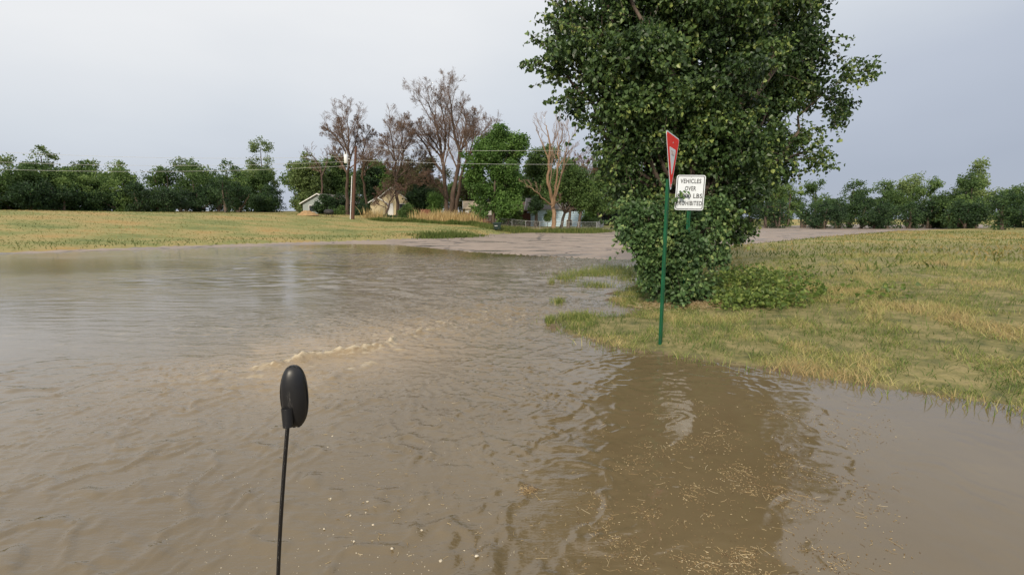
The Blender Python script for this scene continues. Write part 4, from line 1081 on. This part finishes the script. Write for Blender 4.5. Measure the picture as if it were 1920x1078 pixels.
# kettle grill on the lawn
hp = hit(617, 407)
root = thing('barrel_grill', 'black drum grill standing on the lawn left of the utility pole', 'grill', hp)
V, F_ = ellipsoid_box(.62, .36, .34, 2.4); o = mesh_obj('drum', V, [F_], M['grill_metal'], root); o.location = (0, 0, .62)
for sx_ in (-.4, .4):
    for sy_ in (-.2, .2): MB().tube([(sx_ * 1.1, sy_ * 1.2, 0), (sx_, sy_, .5)], .03, 6).build('leg', M['grill_metal'], root)
MB().tube([(-.3, -.38, .78), (.3, -.38, .78)], .025, 6).build('handle', M['grill_metal'], root)
# straw heap
hp = hit(577, 404)
xs = np.linspace(-1, 1, 30); X, Y = np.meshgrid(xs, xs); rr_ = np.hypot(X, Y)
Z = np.maximum(0, 1 - rr_ ** 1.6) * .9 * (.6 + .8 * fbm(X * 3 + 4, Y * 3, 4, 140)) - .05
o = mesh_obj('straw_heap', np.stack([X.ravel() * 1.5, Y.ravel() * 1.1, Z.ravel() * .7], 1), [grid_faces(30, 30)], M['straw_heap'])
o.location = hp; tag(o, 'low tan heap of cut straw at the left end of the lawn', 'heap')

# utility pole with transformer and its wires
pp = hit(660, 411); pp[1] = min(pp[1], 66)
pp = np.array([at(661, 411, pp[1])[0], pp[1], 0]); pp[2] = gz(pp[0], pp[1])
root = thing('utility_pole', 'brown wooden utility pole with a white transformer and pale conduit', 'pole', pp)
Hp = at(668, 275, pp[1])[2] - pp[2]; tipx = at(667.5, 275, pp[1])[0] - pp[0]
MB().tube([(0, 0, -.3), (tipx * .5, 0, Hp * .5), (tipx, 0, Hp)], [.21, .18, .14], 12).build('pole', M['pole_wood'], root, smooth=True)
MB().tube([(-.24, -.12, 0), (-.20 + tipx * .5, -.12, Hp * .60)], .055, 8).build('conduit', M['white_metal'], root, smooth=True)
zt = at(660, 298, pp[1])[2] - pp[2]
tr = MB().tube([(-.42, -.05, zt - .55), (-.42, -.05, zt - .5), (-.42, -.05, zt + .42), (-.42, -.05, zt + .5)], [.2, .25, .25, .18], 14).build('transformer', M['white_metal'], root, smooth=True)
for dx in (-.12, .1): MB().tube([(-.42 + dx, -.05, zt + .48), (-.42 + dx, -.05, zt + .62), (-.42 + dx, -.05, zt + .85)], [.06, .04, .03], 8).build('bushing', M['white_metal'], tr, smooth=True)
MB().box((-.10, -.05, zt), (.3, .08, .12)).build('bracket', M['grey_metal'], root)
p2 = np.array([at(1300, 400, 60)[0], 60, 0]); p2[2] = gz(p2[0], p2[1])
r2 = thing('utility_pole', 'plain wooden utility pole standing behind the big shade tree', 'pole', p2)
MB().tube([(0, 0, -.3), (0, 0, 11.2)], [.2, .14], 10).build('pole', M['pole_wood'], r2, smooth=True)
def wire(a, b_, sag, label, rad=.014):
    t_ = np.linspace(0, 1, 24)[:, None]; P = a + (b_ - a) * t_; P[:, 2] -= (4 * t_ * (1 - t_))[:, 0] * sag
    o_ = MB().tube(P, rad, 5).build('power_line', M['wire'], None, smooth=True); return tag(o_, label, 'power line', 'power lines on the utility pole')
D_ = pp[1]
def pw(py): return np.array([pp[0] + tipx * (py < 300), D_, at(667, py, D_)[2]])
wire(pw(279), at(1300, 276, 60), .35, 'upper pale power line crossing in front of the bright green tree')
wire(pw(300), at(1300, 303, 60), .45, 'lower pale power line crossing in front of the bright green tree')
for py, pe, ex, lb in [(293, 268, -260, 'topmost power line running left from the white transformer'), (303, 290, -260, 'middle power line running left from the pole under the transformer'), (311, 306, -260, 'lowest power line running left from the pole')]:
    wire(pw(py), at(ex, pe, 52), .8, lb)
# curb beyond the fence
cb = [flat(1095, 438.2), flat(1130, 435.2), flat(1180, 431.4), np.array([41.5, 99.8])]
mb = MB()
for a, b_ in zip(cb[:-1], cb[1:]):
    ln = np.linalg.norm(b_ - a); m_ = (a + b_) / 2; mb.box((m_[0], m_[1], gz(*m_) + .04), (ln, .3, .3), math.atan2(*(b_ - a)[::-1]))
tag(mb.build('curb', M['concrete'], None), kind='structure')

# ------------------------------------------------------------------ far trees
GB = 'dead bare trees across the street'
bare_tree('bare_tree', 'bare brown tree with two stems behind the utility pole', 656, 74, [
    ([(652,412),(650,350),(655,300),(654,262),(652,222)], .30, .05), ([(655,300),(640,270),(622,248),(612,243)], .14, .04), ([(655,305),(668,262),(672,235)], .14, .04),
    ([(652,330),(638,300),(628,285)], .12, .04), ([(688,410),(684,350),(676,325),(690,300),(712,285)], .22, .04), ([(684,330),(680,290),(686,262),(692,248)], .16, .04), ([(653,285),(640,250),(640,228)], .12, .04)],
    [15, 6, 5, 5], [.36, .58, .65, .95], M['dead_bark'], 101, GB, rmin=.0105, dead=(260, M['dead_leaf'], .12))
bare_tree('bare_tree', 'bare dark tree leaning over the cream house', 748, 76, [
    ([(747,412),(744,370),(742,330),(738,280),(730,240)], .30, .05), ([(742,340),(760,320),(785,298),(800,285)], .14, .04), ([(743,350),(768,345),(795,335)], .12, .03),
    ([(739,300),(726,275),(720,255)], .13, .04), ([(744,330),(757,290),(752,255),(757,232)], .17, .04), ([(752,290),(772,262),(770,240)], .12, .04), ([(745,335),(728,320),(724,305)], .1, .03)],
    [15, 6, 5, 5], [.36, .58, .65, .95], M['dead_bark'], 102, GB, rmin=.0105, dead=(500, M['dead_leaf'], .13))
bare_tree('bare_tree', 'tallest bare tree with a broad vase shaped crown', 846, 78, [
    ([(838,412),(836,370),(832,320),(828,290),(822,250),(812,215),(800,190)], .42, .06), ([(846,412),(848,370),(858,320),(862,290),(850,240),(846,200),(842,182)], .46, .05),
    ([(852,410),(860,360),(868,315),(884,285),(900,258),(912,240)], .34, .05), ([(833,330),(812,300),(795,268),(775,243),(757,240)], .22, .05), ([(828,290),(812,262),(796,250),(790,232)], .16, .04),
    ([(860,300),(872,265),(874,225),(868,195)], .2, .04), ([(830,295),(838,255),(830,215),(826,185)], .2, .04), ([(836,372),(822,352),(808,335),(795,330)], .14, .04), ([(880,290),(890,250),(885,215)], .14, .04), ([(868,318),(890,300),(912,285),(920,270)], .13, .04)],
    [17, 6, 5, 5], [.33, .58, .65, .95], M['dead_bark'], 103, GB, rmin=.0105, dead=(300, M['dead_leaf'], .12))
bare_tree('bare_tree', 'bare orange-barked tree with bleached twigs before the blue house', 1038, 66, [
    ([(1038,434),(1038,400),(1036,372),(1026,345),(1028,310),(1032,270),(1024,240),(1022,228)], .33, .025), ([(1038,385),(1042,350),(1046,310),(1048,270),(1044,228)], .19, .02), ([(1040,375),(1052,330),(1060,295),(1068,255),(1062,240)], .15, .02),
    ([(1035,385),(1020,372),(1003,358),(985,345)], .12, .025), ([(1046,315),(1062,288),(1082,272)], .1, .02), ([(1030,305),(1016,265),(1006,245)], .12, .02), ([(1044,290),(1056,255),(1048,232)], .12, .02), ([(1040,382),(1050,377),(1051,368)], .09, .03)],
    [7, 6, 5], [.36, .5, .55], M['warm_bark'], 104, GB, up=.75, ang=(14, 38), rmin=.010)
bare_tree('bare_tree', 'small leaning bare tree with rust red twigs before the cream house', 727, 74, [
    ([(723,411),(728,385),(736,372),(742,358)], .20, .06), ([(728,388),(716,372),(706,364)], .10, .03), ([(736,372),(730,358),(728,350)], .10, .03), ([(738,370),(746,362),(752,356)], .08, .03), ([(726,392),(712,385),(705,378)], .08, .03)],
    [8, 7, 6], [.5, .6, .6], M['dead_bark'], 105, GB, dead=(700, M['red_twig'], .11))
bare_tree('bare_tree', 'thin bare tree with drooping grey limbs at the far left', 604, 84, [
    ([(606,408),(604,350),(602,315),(592,298),(585,292)], .2, .04), ([(604,330),(615,300),(612,285)], .12, .03), ([(603,322),(590,318),(580,310)], .1, .03)], [7, 5, 4], [.4, .5, .5], M['dead_bark'], 106, GB)
bare_tree('bare_tree', 'reddish bare tree top showing above the trees behind the blue house', 1098, 100, [
    ([(1098,420),(1098,350),(1096,315),(1092,300)], .2, .04), ([(1098,340),(1106,312),(1112,300)], .12, .03), ([(1098,345),(1085,320),(1080,306)], .12, .03), ([(1098,350),(1112,330),(1122,315)], .1, .03)], [8, 6, 5], [.42, .5, .5], M['dead_bark'], 107, GB, dead=(1600, M['red_twig'], .22))

LT = leafy_tree
LT('leafy_tree', 'bright green rounded tree in the middle, the brightest across the street', 927, 72, [(928,290,38),(905,300,28),(955,285,30),(940,268,24),(885,310,22),(972,275,17),(968,320,22),(905,345,34),(945,345,36),(885,350,20),(920,385,30),(950,385,28),(960,262,14),(918,262,14),(895,275,12),(938,252,9),(900,395,18)],
   2600, 16, .30, M['bright_leaf'], 201, [[(925,425),(925,380),(930,320)]], .3, spread=.42)
LT('leafy_tree', 'darker green tree just right of the bright green tree', 1005, 80, [(1008,300,22),(995,330,24),(1018,330,22),(1030,290,16),(1000,360,22),(1020,370,18),(985,350,14),(1025,350,14)], 1100, 14, .3, M['mid_leaf'], 202, tr=.25)
LT('leafy_tree', 'spreading green tree on leaning trunks before the blue house', 1068, 70, [(1065,330,22),(1085,340,24),(1055,355,18),(1078,365,24),(1100,350,20),(1062,380,14),(1092,375,20),(1110,370,16),(1062,310,10),(1040,350,16),(1030,366,11),(1102,378,15),(1116,388,12)], 1500, 14, .28, M['mid_leaf'], 203,
   [[(1050,434),(1058,400),(1056,370)], [(1065,430),(1070,395),(1078,360)], [(1084,430),(1090,390),(1094,365)]], .26)
LT('leafy_tree', 'drooping olive green tree above the road end', 1125, 82, [(1115,345,20),(1135,350,22),(1150,330,18),(1160,360,20),(1120,375,18),(1142,380,18),(1165,330,16)], 1200, 14, .30, M['mid_leaf'], 204, tr=.22)
LT('leafy_tree', 'yellow-green low tree beside the end of the fence', 1118, 92, [(1118,400,14),(1130,395,14),(1105,405,12),(1138,408,12),(1120,412,12)], 700, 12, .26, M['bright_leaf'], 205, tr=.12)
LT('leafy_tree', 'dark green tree right behind the utility pole', 692, 84, [(690,350,20),(685,375,20),(700,370,20),(678,335,14),(698,325,14),(690,395,18),(705,392,14)], 1200, 14, .30, M['dark_leaf'], 206, tr=.22)
LT('leafy_tree', 'green tree with a pointed top right of the bare two-stemmed tree', 704, 98, [(702,325,18),(712,345,18),(698,310,10),(720,330,14),(712,365,18)], 800, 14, .34, M['bright_leaf'], 207, tr=.22)
LT('leafy_tree', 'grey green tree left of the utility pole', 632, 92, [(630,325,20),(622,345,20),(640,350,20),(634,305,13),(628,370,20),(645,375,16),(640,330,16)], 1200, 14, .34, M['mid_leaf'], 208, tr=.22)
LT('leafy_tree', 'pale green tree at the left end of the far tree row', 580, 88, [(586,375,16),(606,368,14),(570,380,16),(578,315,22),(590,330,20),(565,330,22),(582,345,22),(600,345,16),(560,350,20)], 1200, 14, .36, M['pale_leaf'], 209, tr=.22)
LT('leafy_tree', 'olive half-dead tree behind the tallest bare tree', 800, 90, [(800,320,24),(780,335,22),(820,335,22),(795,350,22),(825,355,20),(770,355,18),(805,300,12)], 620, 14, .30, M['olive_leaf'], 210, tr=.2, spread=.6)
LT('leafy_tree', 'dark green tree right of the cream house', 792, 82, [(790,365,18),(785,385,18),(800,380,18),(796,350,14),(780,372,14),(808,392,12)], 1100, 14, .28, M['dark_leaf'], 211, tr=.2)
LT('leafy_tree', 'light green sapling left of the tallest bare tree', 815, 79, [(814,382,11),(818,372,10),(812,392,11),(822,388,9)], 420, 12, .22, M['bright_leaf'], 212, tr=.08)
LT('leafy_tree', 'brown leaved tree right of the tallest bare tree', 872, 92, [(878,340,18),(888,360,18),(870,365,18),(885,385,16),(872,390,14),(892,330,12)], 520, 14, .28, M['olive_leaf'], 213, tr=.18, spread=.6)
LT('leafy_tree', 'brownish thin tree behind the bare tree over the cream house', 760, 94, [(762,335,20),(748,350,18),(775,320,16),(758,310,14),(735,340,14)], 480, 14, .28, M['olive_leaf'], 214, tr=.18, spread=.6)
LT('leafy_tree', 'dark green tree behind the roof of the brown roofed house', 985, 104, [(975,345,20),(990,360,18),(965,362,16),(1000,340,18)], 700, 14, .34, M['dark_leaf'], 215, tr=.2)
LT('leafy_tree', 'dense green trees closing the road end', 1185, 108, [(1175,350,22),(1195,370,24),(1165,380,20),(1210,350,24),(1180,400,20),(1215,390,22),(1150,395,16)], 1400, 14, .4, M['mid_leaf'], 216, tr=.25)
# blue spruce
sx0 = at(1142, 400, 90)[0]; base = np.array([sx0, 90, gz(sx0, 90) - .1]); root = thing('spruce_tree', 'dark blue-green spruce at the end of the road', 'tree', base)
MB().tube([(0, 0, 0), (0, 0, 8.6)], [.2, .03], 8).build('trunk', M['bark'], root, smooth=True)
n = 9000; hz_ = g.uniform(.05, 1, n) ** .8; tier = np.floor(hz_ * 13) / 13; rr_ = (1 - tier) * 2.7 * g.uniform(.15, 1, n) ** .5; th = np.floor(g.uniform(0, 11, n)) / 11 * 6.283 + g.normal(0, .14, n) + tier * 20
P = np.stack([rr_ * np.cos(th), rr_ * np.sin(th), tier * 8.6 + .5 - rr_ * .22 + g.normal(0, .10, n)], 1)
A = np.stack([np.cos(th), np.sin(th), -.25 + g.normal(0, .3, n)], 1)
leaf_object('crown', P, A, .32 * g.uniform(.6, 1.3, n), M['spruce_leaf'], root, g, False)
# shrubs
for px, D, lob, n_, sz, mat, lb in [
    (612, 76, [(606,388,12),(596,394,9),(622,384,14),(634,388,14),(616,376,11),(630,372,11),(642,395,10)], 900, .22, 'dark_leaf', 'dark shrub covering the front of the pale grey house'),
    (640, 74, [(640,398,9),(630,402,8),(650,402,8)], 350, .18, 'mid_leaf', 'low green shrub left of the utility pole foot'),
    (678, 72, [(678,396,11),(688,400,9),(668,401,8)], 400, .2, 'dark_leaf', 'dark green shrub right of the utility pole foot'),
    (730, 70, [(725,409,6),(735,408,7),(715,411,4)], 260, .16, 'dark_leaf', 'low dark shrub on the lawn before the cream house'),
    (752, 73, [(757,398,10),(750,405,8),(764,392,9)], 380, .18, 'mid_leaf', 'green shrub in front of the right half of the cream house'),
    (768, 72, [(772,400,9),(764,410,7),(774,408,7)], 320, .18, 'mid_leaf', 'green shrub left of the tall dry grass'),
    (965, 74, [(968,405,9),(960,412,8),(975,413,7)], 330, .18, 'mid_leaf', 'green shrub behind the fence right of the trash bin'),
    (1003, 74, [(1003,392,11),(1000,378,8),(1010,385,8)], 320, .18, 'dark_leaf', 'dark shrub against the wall of the blue house'),
    (1026, 76, [(1027,408,7),(1028,400,5)], 160, .16, 'mid_leaf', 'small shrub behind the orange-barked bare tree'),
    (1168, 72, [(1163,420,7),(1172,417,8),(1180,424,7)], 420, .17, 'pale_leaf', 'pale yellow-green shrub at the road edge left of the big tree'),
    (1105, 74, [(1100,415,9),(1112,418,8),(1120,413,8)], 360, .18, 'mid_leaf', 'green shrub behind the far end of the fence')]:
    LT('shrub', lb, px, D, lob, n_, 12, sz, M[mat], int(px), tr=.05, cat='shrub', group='shrubs across the street', spread=.25, crown='foliage')

# ------------------------------------------------------------------ what lies beyond both sides of the photograph
def woods(name, label, spots, n_cl, size, mats_, seed, per=14):
    g_ = np.random.default_rng(seed); lob = []; tb_ = Branches()
    for (px, D, pyt, hw_) in spots:
        x0 = at(px, 400, D)[0]; z0 = gz(x0, D); H_ = at(px, pyt, D)[2] - z0; r_ = hw_ * D / FPX
        for k in range(7):
            f = g_.uniform(.3, .86); q = math.sqrt(max(.1, 1 - abs(f - .5) * 1.5)); lob.append((x0 + g_.normal(0, r_ * .5) * q, D + g_.normal(0, r_ * .4), z0 + H_ * f, r_ * g_.uniform(.38, .6)))
        lob.append((x0, D, z0 + H_ * .86, r_ * .42)); lob.append((x0 + g_.normal(0, r_ * .4), D, z0 + H_ * .15, r_ * .5))
        for k in range(3): tb_.add(curve_poly((x0 + g_.normal(0, .3), D, z0 - .2), lob[-2 - k][:3], 7, g_.normal(size=3) * .3, .04, g_), np.linspace(.25, .06, 7), 6)
    P, O, v, C, d_ = lobe_points(lob, n_cl, per, size * 1.1, g_, .4, 8)
    V, F_, k = leaf_verts(P, leaf_dirs(O, g_, .35), size * g_.uniform(.65, 1.3, len(P)), g_, False)
    hue = np.clip(v + np.repeat(vnoise(C[:, 0] * .15, C[:, 1] * .15, 5) - .5, per) * .8, 0, 1)
    o_ = mesh_obj(name, V, [F_], mats_, None, attrs={'v': np.repeat(hue, k)}, smooth=False); tag(o_, label, 'trees', kind='stuff')
    o2 = tb_.mesh(name + '_trunks', M['bark'], o_, (0, 0, 0)); o2['kind'] = 'stuff'
wr2 = np.random.default_rng(77)
def row(x0, x1, step, D0, D1, top, jit, hw):
    return [(px_i + wr2.normal(0, step * .3), D0 + (D1 - D0) * abs(px_i - x0) / abs(x1 - x0) + wr2.normal(0, 5), top + wr2.normal(0, jit), hw * wr2.uniform(.6, 1.35)) for px_i in np.arange(x0, x1, step if x1 > x0 else -step)]
bw = [(px_i, 122 + 7 * math.sin(px_i), float(np.interp(px_i, [560, 620, 700, 760, 860, 960, 1060, 1240], [312, 312, 318, 335, 338, 322, 308, 312])) + wr2.normal(0, 9), 26) for px_i in range(560, 1250, 22)]
woods('background_woods', 'band of green trees closing the view behind the houses', bw, 6500, .40, M['mid_leaf'], 300)
woods('far_woods', 'mass of mid green trees running off to the left beyond the lawn', row(505, -180, 44, 100, 66, 316, 16, 34), 6500, .32, M['mid_leaf'], 301)
woods('far_thicket', 'darker lower thicket under the trees at the far left', row(515, -180, 30, 94, 62, 362, 12, 26), 5200, .28, M['dark_leaf'], 303)
woods('pale_woods', 'scattered paler taller trees standing out of the woods at the far left', row(470, -180, 118, 108, 74, 292, 22, 34), 2600, .32, M['pale_leaf'], 304)
woods('roadside_woods', 'mass of mid green trees running off to the right behind the road', row(1250, 2080, 46, 116, 70, 344, 16, 34), 6500, .32, M['mid_leaf'], 302)
woods('roadside_thicket', 'darker lower thicket under the trees at the far right', row(1250, 2080, 30, 108, 64, 382, 10, 26), 5200, .28, M['dark_leaf'], 305)
woods('pale_roadside_woods', 'scattered paler taller trees standing out of the woods at the far right', row(1400, 2080, 130, 122, 80, 318, 22, 36), 2400, .34, M['pale_leaf'], 306)
# grass on the ground to the right of the big tree, further off
n = 26000; x = g.uniform(6, 60, n); y = g.uniform(12, 62, n); rd = sdist(ROAD, x, y); k = (rd > .2) & (x < y * 1.2 + 4); x, y = x[k], y[k]
o = blades(np.c_[x, y, ground(x, y) - .02], g.uniform(.08, .25, len(x)), g.uniform(.02, .06, len(x)), .7, g, np.clip(.4 + 1.6 * (fbm(x * .3, y * .3, 3, 150) - .5) + g.normal(0, .15, len(x)), 0, 1), 'field_grass', M['lawn_grass'])
tag(o, 'rough grass between the big shade tree and the road on the right', 'grass', kind='stuff')
